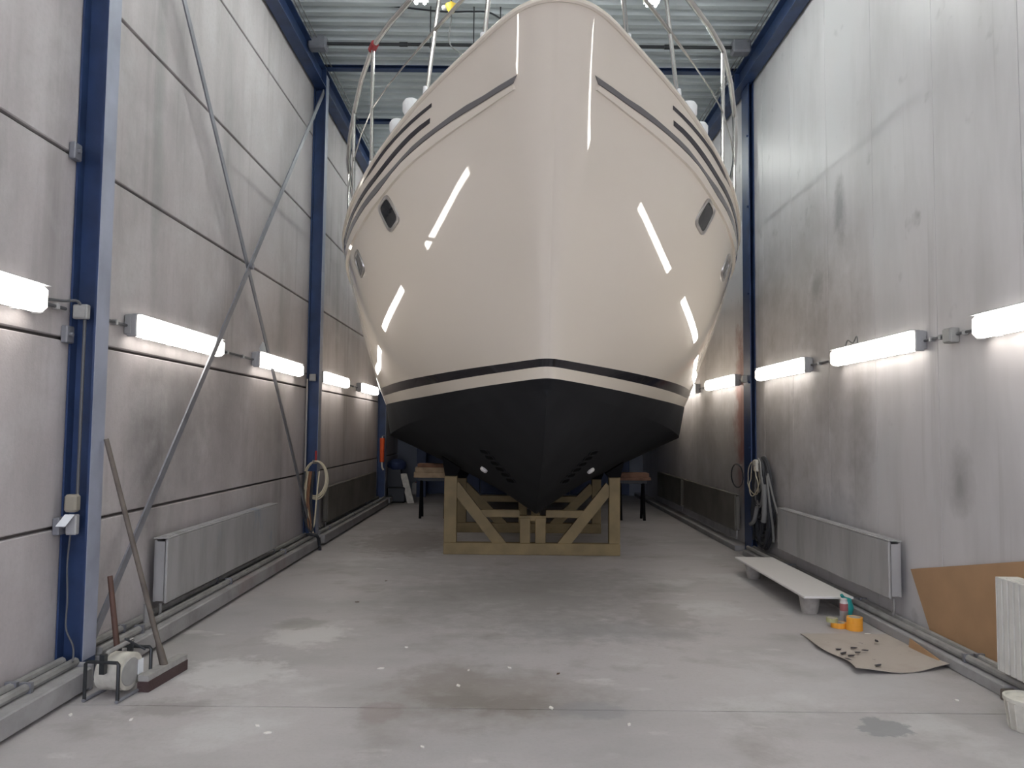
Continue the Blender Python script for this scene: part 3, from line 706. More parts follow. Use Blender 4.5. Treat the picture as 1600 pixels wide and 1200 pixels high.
# portholes: rounded quads on the skin
def rquad(c, n=5, r=.28):
    """rounded closed outline in (t, w) from 4 corners"""
    c = [np.array(p) for p in c]; out = []
    for i in range(4):
        a, b, d = c[i-1], c[i], c[(i+1) % 4]
        p0 = b+(a-b)*r; p1 = b+(d-b)*r
        for k in range(n):
            s = k/(n-1); out.append((1-s)**2*p0+2*s*(1-s)*b+s*s*p1)
    return out
def porthole(corners):
    for side in (-1, 1):
        ring = rquad(corners); cen = sum(ring)/len(ring); n = nrm(topside, cen[0], cen[1], side)
        def pt(q, k, o):
            q = cen+(q-cen)*k; return place(topside(np.array(q[0]), np.array(q[1])), side)+n*o
        m_ = len(ring); prof = [(1.30, -.004), (1.27, .012), (1.12, .016), (1.02, .010), (1.0, -.006)]
        vs = [pt(q, k, o) for (k, o) in prof for q in ring]
        fs = [(i*m_+j, i*m_+(j+1) % m_, (i+1)*m_+(j+1) % m_, (i+1)*m_+j) for i in range(4) for j in range(m_)]
        fr = MB().add(vs, fs).build('porthole', 'steelf', yacht, 40)
        vs = [pt(q, 1.03, .004) for q in ring]+[pt(q, 1.03, -.004) for q in ring]
        MB().add(vs, [tuple(range(m_)), tuple(range(m_, 2*m_))]+[(j, (j+1) % m_, m_+(j+1) % m_, m_+j) for j in range(m_)]).build('glass', 'glass', fr)
c1 = T_([(605.8, 308), (594, 327), (610, 359), (622.5, 340)])
porthole(c1)
c2 = tw(562, 412); cc = np.mean(np.array(c1), 0)
porthole([(c2[0]+(p[0]-cc[0])*1.0, c2[1]+(p[1]-cc[1])*1.0) for p in c1])

# thruster slots and round plugs in the bottom
for k in range(6):
    s = k/5; cx, cy = lerp(756, 797, s), lerp(706, 751, s)
    q = T_ and [tw(cx+dx, cy+dy, GB) for dx, dy in ((-9, -6), (6, -3), (11, 5), (-4, 2.5))]
    for side in (-1, 1):
        cen = np.mean(np.array(q), 0); n = nrm(bottom, cen[0], cen[1], side)
        n = n if n[2] < 0 else -n
        ring = [place(bottom(np.array(p[0]), np.array(p[1])), side) for p in rquad(q, 4, .35)]; m_ = len(ring); ctr = sum(ring)/m_
        vs = [p+n*.0 for p in ring]+[p+n*.008 for p in ring]+[ctr+(p-ctr)*.8+n*.008 for p in ring]+[ctr+(p-ctr)*.78+n*.002 for p in ring]
        fs = [(i*m_+j, i*m_+(j+1) % m_, (i+1)*m_+(j+1) % m_, (i+1)*m_+j) for i in range(3) for j in range(m_)]
        fr = MB().add(vs, fs).build('intake_slot', 'anti', yacht)
        MB().add([ctr+(p-ctr)*.79+n*.0025 for p in ring], [tuple(range(m_))]).build('slot_opening', 'pad', fr)
p = tw(757, 733, GB)
for side in (-1, 1):
    c = place(bottom(np.array(p[0]), np.array(p[1])), side); n = nrm(bottom, p[0], p[1], side); n = n if n[2] < 0 else -n
    V = Vector(n); m = MB(); A = Vector(c)
    m.tube([A, A+V*.02, A+V*.03, A+V*.035], [.045, .045, .035, .012], 16); m.build('drain_plug', 'white', yacht, True)

# railings
def sheer_at_y(yy):
    T = np.linspace(0, .95, 2000); P = SHEER(T); i = np.abs(P[:, 1]-yy).argmin(); return P[i]
railz = pchip([4.2, 5.0, 5.6, 6.2, 7.0, 8.0, 9.5, 12, 16], [4.98, 4.86, 4.74, 4.66, 4.47, 4.33, 4.22, 4.15, 4.15])
def rail_pt(yy, k=1.0):
    p = sheer_at_y(yy); z = p[2]+(float(railz(yy))-p[2])*k
    inw = .10*np.clip((6.2-yy)/1.0, 0, 1)*k
    return np.array([max(p[0]-inw-.03, .02), yy, z])
for side in (-1, 1):
    yy = [4.62, 4.8, 5.0, 5.3, 5.6, 5.9, 6.2, 6.6, 7.0, 7.5, 8.0, 8.6, 9.3, 10.2, 11.2]
    m = MB(); m.tube([place(rail_pt(v), side) for v in yy], .023, 10); m.build('top_rail', 'steel', yacht, True)
    m = MB(); m.tube([place(rail_pt(v, .5), side) for v in yy], [.014]*4+[.006]*11, 8); m.build('mid_rail', 'steel', yacht, True)
    for i, (v, lean) in enumerate(((4.75, 0), (5.32, -.05), (6.22, 0), (7.05, 0), (8.3, 0), (9.9, 0))):
        b = sheer_at_y(v)-[.04, -.05*(v < 5), .005]
        m = MB(); m.tube([place(b, side), place(rail_pt(v+lean), side)], .016, 8); o = m.build('stanchion', 'steel', yacht, True)
        m = MB(); m.tube([place(b+[0, 0, .02], side), place(b+[0, 0, .10], side)], [.026, .022], 10); m.build('stanchion_wrap', 'wrap', o, True)
    # white wrapped bollards
    for v, h in ((5.70, .29), (5.92, .28)):
        q = sheer_at_y(v); c = place(q-[.14, 0, .07], side)
        m = MB(); m.lathe(c, [(.055, 0), (.052, h*.6), (.05, h*.75), (.066, h*.85), (.068, h*1.05), (.05, h*1.15), (.02, h*1.17)], 14); m.build('wrapped_bollard', 'wrap', yacht, True)
a = place(rail_pt(6.17), -1); b = place(rail_pt(6.25), -1)
MB().tube([a, b], .034, 10).build('red_tape', 'redp', yacht)

# ------------------------------------------------------------------ cradles
def cradle(yc, label, d=.10, ph=.93):
    r = thing('boat_cradle', label, 'cradle', (.255, yc, 0), 'cradles under the yacht')
    x0, x1 = -.80, 1.31; cx = (x0+x1)/2; ya, yb_ = yc, yc+d
    P = lambda n, *a: MB().box(*a, .006).build(n, 'cradle', r)
    P('bottom_beam', x0, x1, ya-.005, yb_+.005, 0, .14)
    P('post', x0+.002, x0+.155, ya, yb_, .14, ph); P('post', x1-.135, x1-.002, ya, yb_, .14, ph)
    P('centre_post', cx-.145, cx-.02, ya, yb_, .14, .44); P('centre_post', cx+.04, cx+.165, ya, yb_, .14, .44)
    for s in (-1, 1):
        xp = x0+.12 if s < 0 else x1-.12; xq = cx+s*.36
        MB().bar((xp, yc+d/2, ph-.11), (xq, yc+d/2, .10), d*.8, .13, (0, 0, 1)).build('diagonal_brace', 'cradle', r)
        xa, xb = (x0+.36, cx-.145) if s < 0 else (cx+.165, x1-.36)
        P('cross_rail', min(xa, xb), max(xa, xb), ya+.022, yb_-.022, .44, .53)
    P('keel_rest', cx-.15, cx+.17, ya+.005, yb_-.005, .40, .465)
    # padded heads on the posts, tilted to the hull bottom
    for s in (-1, 1):
        xm = x0+.08 if s < 0 else x1-.07
        h = abs(xm-BX-YAW*(yc-4.4)); K = KEL(np.linspace(0, 1, 800)); i = np.abs(K[:, 1]-yc-d/2).argmin(); zk = K[i, 2]
        Cc = CHN(np.linspace(0, 1, 800)); j = np.abs(Cc[:, 1]-yc-d/2).argmin()
        f = lambda hh: zk+(Cc[j, 2]-zk)*hh/Cc[j, 0]
        w = .11
        poly = [(xm-.07, ya-.02, ph+.002), (xm+.07, ya-.02, ph+.002), (xm+w, ya-.02, f(abs(h+s*w))-.03), (xm-w, ya-.02, f(abs(h-s*w))-.03)]
        MB().prism(poly, (0, d+.04, 0)).build('pad', 'pad', r)
    return r
cradle(9.25, 'ochre painted boat cradle under the forefoot of the yacht')
cradle(11.2, 'ochre painted boat cradle standing behind the first one', .12, .78)

# ------------------------------------------------------------------ things on the right
bz = .158
p = [at(1258, 932, Z=bz), at(1337, 931, Z=bz), at(1208, 870, Z=bz), at(1147, 870, Z=bz)]
xa, xb = (p[0][0]+p[3][0])/2, min((p[1][0]+p[2][0])/2, RKX-.005)
m = MB(); m.box(xa, xb, p[0][1], p[3][1], bz-.018, bz, .003)
single(m, 'white_board', 'white', 'long white board lying on two upturned pots by the smooth wall', 'board')
for yy, w in ((p[0][1]+.12, 'front'), (p[3][1]-.35, 'rear')):
    c = (xa+.09, yy, 0); m = MB(); m.lathe(c, [(.062, 0), (.066, .01), (.083, .125), (.086, .13), (.086, bz-.0185)], 24)
    single(m, 'plastic_pot', 'pot', 'grey plastic pot under the '+('corner of the white board near the tape rolls' if w == 'front' else 'end of the white board away from the tape rolls'), 'pot', smooth=True)
def tape(c, ro, h, label, m='orange', group='orange tape rolls', tilt=0):
    r = thing('tape_roll', label, 'tape', c, group); ri = ro*.76
    MB().lathe(c, [(ri, 0), (ro, 0), (ro, h), (ri, h), (ri, 0)], 28).build('tape', m, r, 40)
    MB().lathe(c, [(ri*.94, .001), (ri*1.0, .001), (ri*1.0, h+.0005), (ri*.94, h+.0005), (ri*.94, .001)], 24).build('core', 'tapecore', r, 40)
c = at(1335, 984, Z=0); tape((c[0], c[1], 0), .060, .048, 'orange tape roll lying beneath another by the spray can')
tape((c[0]+.003, c[1], .0482), .058, .048, 'orange tape roll stacked on another by the spray can')
c = at(1308, 980, Z=0); tape((c[0]+.012, c[1], 0), .058, .038, 'flat orange tape roll with pale tape roll resting on it')
tape((c[0]-.035, c[1]+.01, .0385), .042, .03, 'small pale tape roll resting on a flat orange roll', 'tapegreen', None)
c = at(1324, 977, Z=0); r = thing('spray_can', 'metal spray can with red label standing behind the tape rolls', 'spray can', (c[0], c[1]+.06, 0))
c = (c[0], c[1]+.06, 0)
MB().lathe(c, [(.028, 0), (.031, .006), (.031, .10)], 20).build('can_body', 'can', r, True)
MB().lathe(c, [(.0315, .10), (.0315, .155)], 20).build('can_label', 'canpink', r, True)
MB().lathe(c, [(.031, .155), (.028, .17), (.026, .172), (.026, .19), (.018, .193)], 20).build('cap', 'cancap', r, True)
c = (c[0]+.07, c[1]+.10, 0); r = thing('teal_bottle', 'teal plastic bottle tipped by the kerb behind the spray can', 'bottle', c)
m = MB(); m.tube([(c[0]-.02, c[1], .0), (c[0]+.01, c[1]+.01, .10), (c[0]-.005, c[1]+.01, .15), (c[0]-.03, c[1]+.005, .18)], [.038, .046, .044, .012], 14); m.build('bottle_body', 'teal', r, True)
m = MB(); m.tube([(c[0]-.03, c[1]+.005, .18), (c[0]-.045, c[1], .20)], .013, 10); m.build('bottle_cap', 'teal', r, True)

# cardboard sheet on the floor, wavy edges
def sheet(poly_px, zf, n=24):
    pts = [at(px, py, Z=0) for px, py in poly_px]; return pts
c4 = [at(1247, 989, Z=.012), at(1386, 990, Z=.012), at(1489, 1041, Z=.012), at(1340, 1050, Z=.012)]
mb = MB(); n = 28; top = []; 
for i in range(n+1):
    for j in range(n+1):
        s, t = i/n, j/n
        q = (1-s)*(1-t)*c4[0]+s*(1-t)*c4[1]+s*t*c4[2]+(1-s)*t*c4[3]
        q = q+np.array([.02*math.sin(9*t+1)*(1-s), -.05*math.sin(math.pi*s)*t, 0])
        z = .008+.028*(max(0, math.sin(2.2*t+.2+1.3*s))**2)*(1-s)**2*(.4+.6*math.sin(5*t)**2)+.022*t**4*(.5+.5*math.sin(7*s+1))+.004*math.sin(6*s)*math.sin(5*t)
        q[2] = max(.005, z); top.append(q)
N = n+1; bot = [p_-np.array([0, 0, .004]) for p_ in top]
fs = [(i*N+j, i*N+j+1, (i+1)*N+j+1, (i+1)*N+j) for i in range(n) for j in range(n)]
fs += [tuple(k+N*N for k in f[::-1]) for f in fs]
rim = [i*N for i in range(N)]+[n*N+j for j in range(1, N)]+[i*N+n for i in range(n-1, -1, -1)]+[j for j in range(n-1, 0, -1)]
fs += [(rim[k], rim[(k+1) % len(rim)], rim[(k+1) % len(rim)]+N*N, rim[k]+N*N) for k in range(len(rim))]
mb.add(top+bot, fs); o = single(mb, 'cardboard_sheet', 'cardf', 'curled dusty cardboard sheet lying flat on the floor', 'cardboard', smooth=True)
# dark scraps on the cardboard
random.seed(8)
for k, (px, py) in enumerate([(1318, 1020), (1330, 1024), (1340, 1019), (1352, 1016), (1325, 1030), (1369, 1001), (1372, 1039), (1310, 1014), (1334, 1012)]):
    c = at(px, py, Z=.03); a = random.random()*3; l = .02+.02*random.random()
    m = MB(); u = Vector((math.cos(a), math.sin(a), 0))*l; v = Vector((-math.sin(a), math.cos(a), 0))*.008
    C0 = Vector((c[0], c[1], .028)); m.prism([C0-u-v, C0+u*.3-v*1.6, C0+u, C0+u*.2+v, C0-u*.6+v*1.4], (0, 0, .004))
    single(m, 'dark_scrap', 'dark', 'small dark scrap lying on the dusty cardboard sheet', 'scrap', 'scraps on the cardboard')
# brown board leaning at the wall
poly = [(XR-.010, 5.79, .487), (XR-.010, 3.4, 1.0), (XR-.020, 3.4, .072), (XR-.020, 5.50, .072)]
m = MB(); m.prism(poly, (-.008, 0, 0)); single(m, 'brown_board', 'card', 'large brown fibreboard leaning on the smooth wall behind the white radiator', 'board')
c0 = at(1445, 1012, Z=0); c1_ = at(1490, 1030, Z=0)
m = MB(); m.prism([(RKX-.016, 5.46, .001), (RKX-.016, 5.06, .001), (RKX-.008, 5.10, .03), (RKX-.008, 5.46, .066)], (-.006, 0, 0)); single(m, 'brown_offcut', 'card', 'small brown board offcut standing at the kerb beside the cardboard sheet', 'board')
# bucket
c = at(1597, 1147, Z=0); r = thing('bucket', 'dirty white plastic bucket standing at the end of the kerb', 'bucket', (c[0]+.02, c[1]+.1, 0)); c = (c[0]+.075, c[1]+.06, 0); r.location = c
MB().lathe(c, [(.085, 0), (.088, .004), (.105, .15), (.100, .15), (.082, .01), (.02, .009)], 32).build('pail', 'offwhite', r, True)
MB().lathe(c, [(.105, .140), (.112, .142), (.112, .160), (.100, .162), (.100, .15)], 32).build('rim', 'offwhite', r, True)
m = MB(); 
for k in range(16):
    t = k*2*math.pi/16; m.bar((c[0]+.088*math.cos(t), c[1]+.088*math.sin(t), .01), (c[0]+.105*math.cos(t), c[1]+.105*math.sin(t), .138), .006, .006, (math.cos(t), math.sin(t), 0))
m.build('rib', 'offwhite', r)

# hanging cables on the blue post
cx_, cy_ = XR-.09, 9.0
r = thing('cable_bundle', 'grey and dark cables looped on a hook beside the blue post', 'cable', (cx_, cy_, .2))
MB().tube([(XR-.001, cy_, 1.10), (XR-.17, cy_, 1.10), (XR-.18, cy_, 1.15)], .012, 6).build('hook', 'steelf', r)
random.seed(3)
def loop(c, ry, rz, mtl, rad, turns=1, dx=.02):
    m = MB(); pts = []; n = turns*24
    for k in range(n):
        t = k*2*math.pi/24; f = 1+.10*math.sin(k*2*math.pi*2/n+1)+.05*math.sin(k*2*math.pi*5/n)
        pts.append((c[0]+dx*math.sin(k*2*math.pi*3/n), c[1]+ry*f*math.sin(t)*(1.0 if math.cos(t) < 0 else .75), c[2]+rz*f*math.cos(t)))
    m.tube(pts, rad, 6, closed=True); return m.build('cable_loop', mtl, r, True)
loop((cx_-.02, cy_+.05, .96), .22, .16, 'cableg', .010, 3); loop((cx_-.05, cy_+.10, .93), .20, .20, 'hose', .006, 2)
loop((cx_-.03, cy_-.02, .90), .20, .26, 'cableg', .010, 3)
loop((cx_, cy_, .82), .26, .33, 'cabled', .017, 5); loop((cx_+.02, cy_-.05, .72), .30, .44, 'cabled', .018, 6); loop((cx_, cy_-.1, .62), .24, .42, 'cabled', .018, 6); loop((cx_+.02, cy_+.15, .66), .22, .45, 'cabled', .016, 5)
lc = thing('cable_loop', 'single thin dark cable loop hung beyond the blue post', 'cable', (cx_+.03, cy_+1.04, .77))
m = MB(); m.tube([(cx_+.03, cy_+1.04+.26*math.sin(k*math.pi/16), .92+.15*math.cos(k*math.pi/16)) for k in range(32)], .009, 6, closed=True); m.build('cable', 'cabled', lc, True)
MB().tube([(XR-.001, cy_+1.04, 1.055), (XR-.09, cy_+1.04, 1.055)], .008, 6).build('hook', 'steelf', lc)
MB().box(cx_-.07, cx_-.03, cy_-.05, cy_+.06, 1.03, 1.17, .012).build('plug', 'offwhite', r)
for pts, rd, mt in (([(cx_, cy_-.25, 1.02), (cx_, cy_-.40, .80), (cx_-.0, cy_-.58, .58), (cx_-.03, cy_-.66, .57)], .011, 'cableg'), ([(cx_-.02, cy_-.28, 1.0), (cx_-.02, cy_-.36, .7), (cx_, cy_-.40, .45), (cx_-.02, cy_-.48, .28)], .013, 'cableg'), ([(cx_-.02, cy_+.25, 1.0), (cx_, cy_+.30, .7), (cx_, cy_+.28, .35), (cx_, cy_+.30, .2)], .012, 'cabled')):
    m = MB(); m.tube(spline(pts), rd, 6); m.build('cable_end', mt, r, True)
m = MB(); m.tube(spline([(cx_-.04, cy_-.25, .90), (cx_-.04, cy_-.26, .72), (cx_-.04, cy_-.25, .55), (cx_-.04, cy_-.22, .48)]), .035, 10); m.build('rolled_sleeve', 'cableg', r, True)
m = MB(); m.tube(spline([(cx_-.05, cy_-.02, .62), (cx_-.06, cy_+.06, .46), (cx_-.06, cy_+.20, .40)]), .024, 8); m.build('corrugated_hose', 'cableg', r, True)
# ------------------------------------------------------------------ things on the left
# broom
h0 = at(246, 1048, Z=.06)
r = thing('broom', 'long wooden broom leaning on the broom column with its head on the floor', 'broom', (h0[0], h0[1], 0))
pa, pb = at(215, 1078, Z=.03), at(281, 1040, Z=.03)
d = Vector((pb[0]-pa[0], pb[1]-pa[1], 0)); 
hd = d.normalized(); A = Vector((pa[0], pa[1], 0))+hd*.05; B = Vector((pb[0], pb[1], 0))+hd*.03
MB().bar(A+Vector((0, 0, .075)), B+Vector((0, 0, .075)), .06, .035).build('broom_head', 'broomw', r)
MB().bar(A+Vector((0, 0, .030)), B+Vector((0, 0, .030)), .068, .06).build('bristles', 'bristle', r)
tip = at(166, 686, X=XL+.20); foot = (A+B)/2+Vector((0, 0, .09))
m = MB(); m.tube([foot-(Vector(tip)-foot)*.02, foot.lerp(Vector(tip), .06), foot.lerp(Vector(tip), .1), Vector(tip)], [.024, .021, .015, .014], 10); m.build('handle', 'wood', r, True)
# second handle, reddish
t2 = at(158, 905, X=XL+.19); b2 = at(172, 1040, X=XL+.31)
r = thing('tool_handle', 'short reddish wooden tool handle leaning behind the white reel', 'tool', (b2[0], b2[1], 0))
m = MB(); m.tube([(b2[0], b2[1]+.12, .0), (b2[0], b2[1]+.12, .02), Vector(t2)+Vector((0, .1, 0))], [.018, .018, .015], 10); m.build('handle', 'woodred', r, True)
m = MB(); q = at(185, 1040, Z=.0); q = (q[0], q[1]+.35, 0)
m.tube([(q[0], q[1], 0), (q[0]+.0, q[1], .30)], .02, 8); single(m, 'pipe_stub', 'pipe', 'short grey pipe stub standing behind the white reel', 'pipe', smooth=True)
# white drum in a black tube frame
c = at(183, 1088, Z=0); c = np.array([c[0]-.02, c[1]+.05, 0])
r = thing('cable_reel', 'white drum reel in a black tube frame beside the broom head', 'reel', (c[0], c[1], 0))
ax = Vector((hd.x, hd.y, 0)); sd = Vector((ax.y, -ax.x, 0))
def L(u, v, z): return Vector((c[0], c[1], 0))+ax*u+sd*v+Vector((0, 0, z))
m = MB(); n = 24; prof = [(-.125, .0), (-.125, .085), (-.118, .095), (.118, .095), (.125, .085), (.125, .0)]
vs = []; 
for (v, rr) in [(-.075, .078), (-.07, .088), (.07, .088), (.075, .078)]:
    for k in range(n):
        t = k*2*math.pi/n; vs.append(L(rr*1.35*math.cos(t), v, .125+rr*1.15*math.sin(t)))
fs = [(i*n+k, i*n+(k+1) % n, (i+1)*n+(k+1) % n, (i+1)*n+k) for i in range(3) for k in range(n)]+[tuple(range(n))[::-1], tuple(3*n+k for k in range(n))]
m.add(vs, fs); m.build('drum', 'offwhite', r, 40)
vs = []
for (v, rr) in [(.075, .072), (.079, .070)]:
    for k in range(n):
        t = k*2*math.pi/n; vs.append(L(rr*1.2*math.cos(t)-.01, v, .125+rr*1.05*math.sin(t)))
m = MB().add(vs, [tuple(range(n)), tuple(range(n, 2*n))]+[(k, (k+1) % n, (k+1) % n+n, k+n) for k in range(n)]); m.build('drum_face', 'boxgrey', r)
MB().prism([L(.05, .08, .09), L(.10, .08, .09), L(.10, .08, .17), L(.05, .08, .17)], tuple(sd*.004)).build('motor_label', 'paper', r)
for s in (-1, 1):
    m = MB(); m.tube([L(s*.155, -.095, .012), L(s*.155, -.095, .205), L(s*.155, -.085, .215), L(s*.155, .085, .215), L(s*.155, .095, .205), L(s*.155, .095, .012)], .010, 8); m.build('frame_hoop', 'black', r, True)
for v in (-.095, .095):
    m = MB(); m.tube([L(-.165, v, .011), L(.165, v, .011)], .010, 8); m.build('frame_runner', 'brace', r, True)
m = MB(); m.tube([L(-.13, 0, .24), L(-.10, 0, .255), L(.12, 0, .262)], .013, 8); m.build('carry_handle', 'pipe', r, True)
MB().bar(L(-.145, 0, .255), L(-.145, 0, .15), .028, .03, tuple(ax)).build('clamp_arm', 'black', r)
MB().bar(L(.10, 0, .27), L(.10, 0, .20), .022, .03, tuple(ax)).build('clamp_arm', 'black', r)
m = MB(); m.tube(spline([L(.05, .02, .285), L(.0, .03, .30), L(.04, .05, .27), L(.10, .06, .23), L(.12, .08, .21)]), .006, 6); m.build('cord', 'cabled', r, True)

# cream hose coil and cables at the second column
hx, hy = XL+.225, 9.62
r = thing('hose_coil', 'cream hose coiled on a hook on the blue column', 'hose', (hx, hy, .65))
MB().tube([(XL+.154, 9.689, 1.05), (XL+.154, 9.55, 1.05), (XL+.154, 9.54, 1.09)], .012, 6).build('hook', 'steelf', r)
def face_loop(par, c, rx, rz, rad, mtl, turns, grow=.0):
    m = MB(); pts = []
    for k in range(turns*26):
        t = k*2*math.pi/26; g = 1+grow*math.sin(k*.5)
        pts.append((c[0]+rx*g*math.sin(t), c[1]-.02*math.sin(k*.17)-.01*(k//26), c[2]+rz*g*math.cos(t)))
    m.tube(pts, rad, 7, closed=True); return m.build('hose_loop', mtl, par, True)
face_loop(r, (hx-.04, hy-.03, .84), .145, .235, .010, 'hose', 1); face_loop(r, (hx-.055, hy-.03, .86), .135, .215, .010, 'hose', 1); face_loop(r, (hx-.05, hy-.05, .85), .148, .225, .009, 'hose', 1)
MB().box(XL+.135, XL+.16, 9.67, 9.689, 1.08, 1.2, .006).build('red_tag', 'redp', r)
r = thing('hanging_cables', 'dark and pale cables hanging below the cream hose to the floor', 'cable', (XL+.2, 9.55, 0))
for x0, w, mt, rd in ((-.16, .10, 'cabled', .014), (-.12, .14, 'hose', .010), (-.08, .05, 'copper', .012), (-.05, .03, 'cabled', .016), (-.10, .02, 'copper', .010), (.02, -.08, 'hose', .010)):
    X0 = hx+x0-.02
    m = MB(); m.tube(spline([(X0, hy-.06, .95), (X0-.02+.02*w, hy-.08, .6), (X0+w*.5, hy-.10, .3), (hx-.06+w*.2, hy-.16, .19)]), rd, 7); m.build('cable', mt, r, True)
m = MB(); m.tube(spline([(hx-.11, hy-.16, .185), (hx-.02, hy-.22, .195), (hx+.03, hy-.18, .16), (hx+.04, hy-.12, .05), (hx+.06, hy-.18, .01)]), .02, 7); m.build('cable', 'cabled', r, True)
single(MB().tube([(XL+.03, 9.62, .4), (XL+.03, 9.62, 2.1)], .012, 6), 'riser_pipe', 'steelf', 'thin bright vertical pipe beside the hose column', 'pipe', smooth=True)
# things at the far end, left
p3 = at(590, 700, X=XL+.2)
r = thing('orange_tube', 'orange-red tube hanging beside the far blue column', 'tube', (XL+.2, 14.3, .7))
m = MB(); m.tube([(XL+.16, 14.55, .85), (XL+.16, 14.55, 1.30)], [.04, .045], 10); m.build('sleeve', 'redor', r, True)
m = MB(); m.tube([(XL+.16, 14.55, 1.29), (XL+.16, 14.55, 1.33), (XL+.14, 14.91, 1.34)], .01, 6); m.build('hook', 'steelf', r)
m = MB(); m.tube(spline([(XL+.16, 14.55, .85), (XL+.17, 14.52, .76), (XL+.20, 14.50, .70)]), .018, 8); m.build('tail', 'offwhite', r, True)
c = at(619, 786, Z=0); 
r = thing('floor_machine', 'dark upright machine with blue bag on top in the far corner', 'machine', (c[0], c[1]+.2, 0)); x, yy = c[0], c[1]+.2
MB().box(x-.20, x+.18, yy-.18, yy+.18, .0, .32, .03).build('machine_base', 'black', r)
m = MB(); m.prism([(x-.19, yy-.14, .32), (x+.10, yy-.14, .32), (x+.06, yy-.14, .66), (x-.20, yy-.14, .70)], (0, .26, 0)); m.build('machine_body', 'black', r)
m = MB(); m.lathe((x-.03, yy, .66), [(.16, 0), (.20, .06), (.19, .14), (.10, .20), (.03, .21)], 14); m.build('blue_bag', 'bluebag', r, True)
m = MB(); m.prism([(x+.22, yy-.20, .0), (x+.36, yy-.20, .0), (x+.19, yy-.12, .58), (x+.06, yy-.12, .58)], (0, .03, 0)); single(m, 'pale_panel', 'offwhite', 'pale narrow panel leaning on the dark machine in the far corner', 'panel')
c = at(649, 773, Z=0); x, yy = c[0], c[1]+.15
r = thing('white_canister', 'small white canister standing by the far blue post', 'canister', (x, yy, 0))
MB().box(x-.09, x+.09, yy-.08, yy+.08, 0, .26, .02).build('canister_body', 'white', r)
m = MB(); m.tube([(x, yy, .25), (x, yy, .28)], .025, 10); m.build('canister_cap', 'redp', r)
r = thing('steel_post', 'dark blue post standing free at the far end', 'post', (-2.0, 16.9, 0))
MB().box(-2.06, -1.86, 16.82, 16.98, 0, 5.9, .005).build('shaft', 'doorblue', r)
# plank stacks on trestles under the hull
def planks(x0, x1, yc, z, items, label, tl):
    t = thing('trestle', tl, 'trestle', ((x0+x1)/2, yc, 0))
    for xx in (x0+.15*(x1-x0)+.02, x1-.15*(x1-x0)-.02):
        for s in (-1, 1): MB().bar((xx, yc+s*.16, 0), (xx, yc+s*.03, z-.05), .04, .04, (0, 1, 0)).build('leg', 'pad', t)
    MB().box(x0+.05, x1-.05, yc-.05, yc+.05, z-.06, z, .004).build('top_rail', 'black', t)
    zz = z+.001
    for i, (h, dx, mt) in enumerate(items):
        m = MB(); m.box(x0+dx, x1-dx*.5, yc-.14, yc+.14, zz, zz+h, .004); zz += h+.001
        single(m, 'timber_plank', mt, ['lowest', 'second', 'third', 'topmost'][i]+' timber plank of the stack '+label, 'plank', 'timber planks under the hull')
planks(-1.62, -.98, 13.0, .67, [(.09, 0, 'plank'), (.08, .02, 'plank'), (.06, .06, 'plankr')], 'beside the far machine', 'dark trestle carrying planks beside the far machine')
planks(1.72, 2.33, 13.0, .66, [(.05, 0, 'plankr'), (.07, .06, 'plankr')], 'near the dark far radiator', 'dark trestle carrying planks near the dark far radiator')

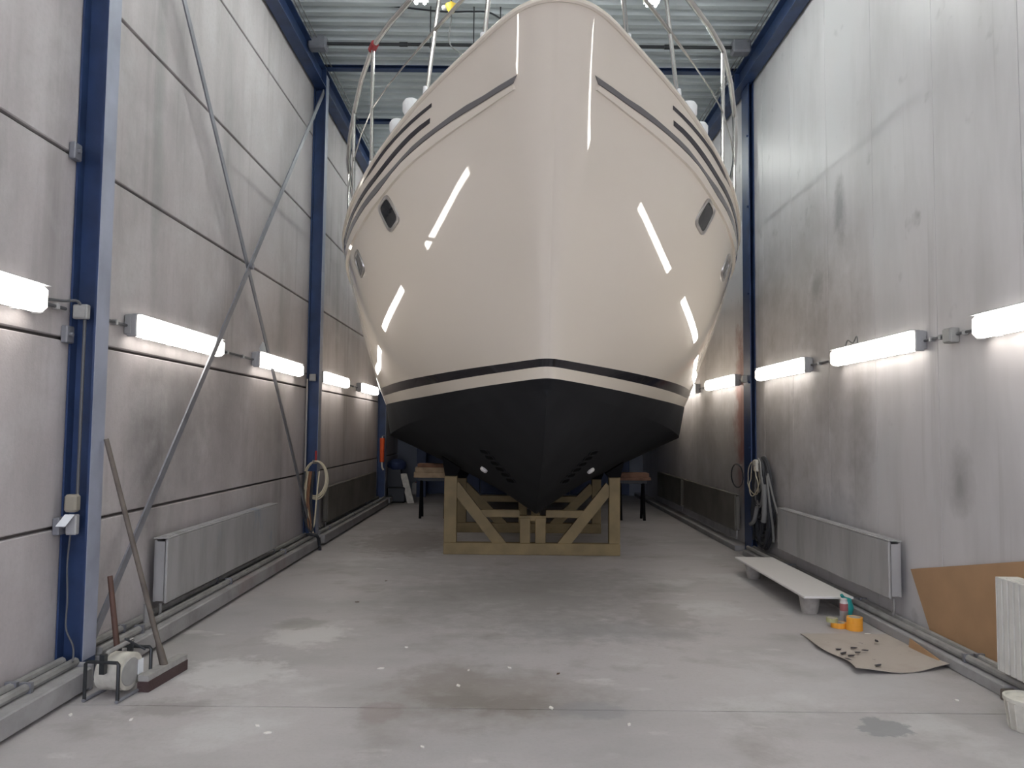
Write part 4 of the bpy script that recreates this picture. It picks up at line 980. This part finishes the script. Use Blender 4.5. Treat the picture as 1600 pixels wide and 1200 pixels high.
# ------------------------------------------------------------------ bits under the roof
c = at(705, 15, Z=6.0)
r = thing('hoist_hook', 'yellow hoist block hanging under the roof above the bow', 'hoist', (c[0], c[1], 5.9))
m = MB(); m.lathe((c[0], c[1], c[2]-.09), [(.012, .04), (.03, .06), (.06, .11), (.065, .14), (.03, .15), (.01, .18)], 12); m.build('yellow_shade', 'yellow', r, True)
m = MB(); m.tube([(c[0], c[1], c[2]+.09), (c[0], c[1], ZR+.003)], .008, 6); m.build('hanger', 'cabled', r)
MB().lathe((c[0]-.075, c[1]-.01, c[2]-.01), [(.012, 0), (.028, .014), (.028, .035), (.012, .05)], 12).build('bulb', 'white', r, True)
for k, (px, y1) in enumerate(((672, 75), (740, 70), (782, 30))):
    a = at(px, y1, Y=8.6); m = MB(); m.tube([(a[0], 8.6, a[2]), (a[0], 8.6, ZR+.003)], .007, 5)
    single(m, 'hanging_wire', 'cabled', 'thin dark wire hanging from the roof deck over the bow', 'wire', 'wires under the roof', True)
m = MB(); m.tube(spline([at(600+.0, 8, Y=8.62), at(690, 18, Y=8.62), at(735, 18, Y=8.62), at(765, 20, Y=8.62), at(790, 35, Y=8.62)]), .010, 6)
single(m, 'slack_cable', 'cabled', 'slack dark cable strung under the roof deck by the yellow hoist', 'cable', smooth=True)
m = MB(); m.tube(spline([(at(705, 30, Y=8.4)[0], 8.4, ZR+.004), at(705, 30, Y=8.4), at(702, 65, Y=8.4), at(715, 80, Y=8.4), at(740, 95, Y=8.4)]), .008, 6)
single(m, 'slack_cable', 'cableg', 'pale cable drooping behind the bow railing', 'cable', smooth=True)

# ------------------------------------------------------------------ litter on the floor
random.seed(12)
for (px, py) in [(110, 1118), (595, 1045), (732, 1048), (796, 1044), (861, 1107), (716, 1072), (205, 1125), (402, 1135), (660, 1168), (1495, 1095), (983, 1133), (1356, 991), (635, 1012), (418, 1146)]:
    c = at(px, py, Z=0); l = .012+.016*random.random(); a = random.random()*3
    u = Vector((math.cos(a), math.sin(a), 0))*l; v = Vector((-math.sin(a), math.cos(a), 0))*l*.5; C0 = Vector((c[0], c[1], 0.0005))
    m = MB(); m.prism([C0-u, C0-u*.3-v, C0+u*.7-v*.6, C0+u, C0+u*.1+v], (0, 0, .006)); single(m, 'paint_flake', 'flake', 'tiny white flake lying on the concrete floor', 'litter', 'white flakes on the floor')
for (px, py) in [(603, 908), (872, 1053), (558, 941)]:
    c = at(px, py, Z=0); l = .018; a = random.random()
    u = Vector((math.cos(a), math.sin(a), 0))*l; v = Vector((-math.sin(a), math.cos(a), 0))*l*.5; C0 = Vector((c[0], c[1], 0.0005))
    m = MB(); m.prism([C0-u, C0-u*.2-v, C0+u*.8-v*.5, C0+u, C0+u*.1+v], (0, 0, .004)); single(m, 'dry_leaf', 'leaf', 'small dark brown leaf lying on the concrete floor', 'litter', 'brown leaves on the floor')
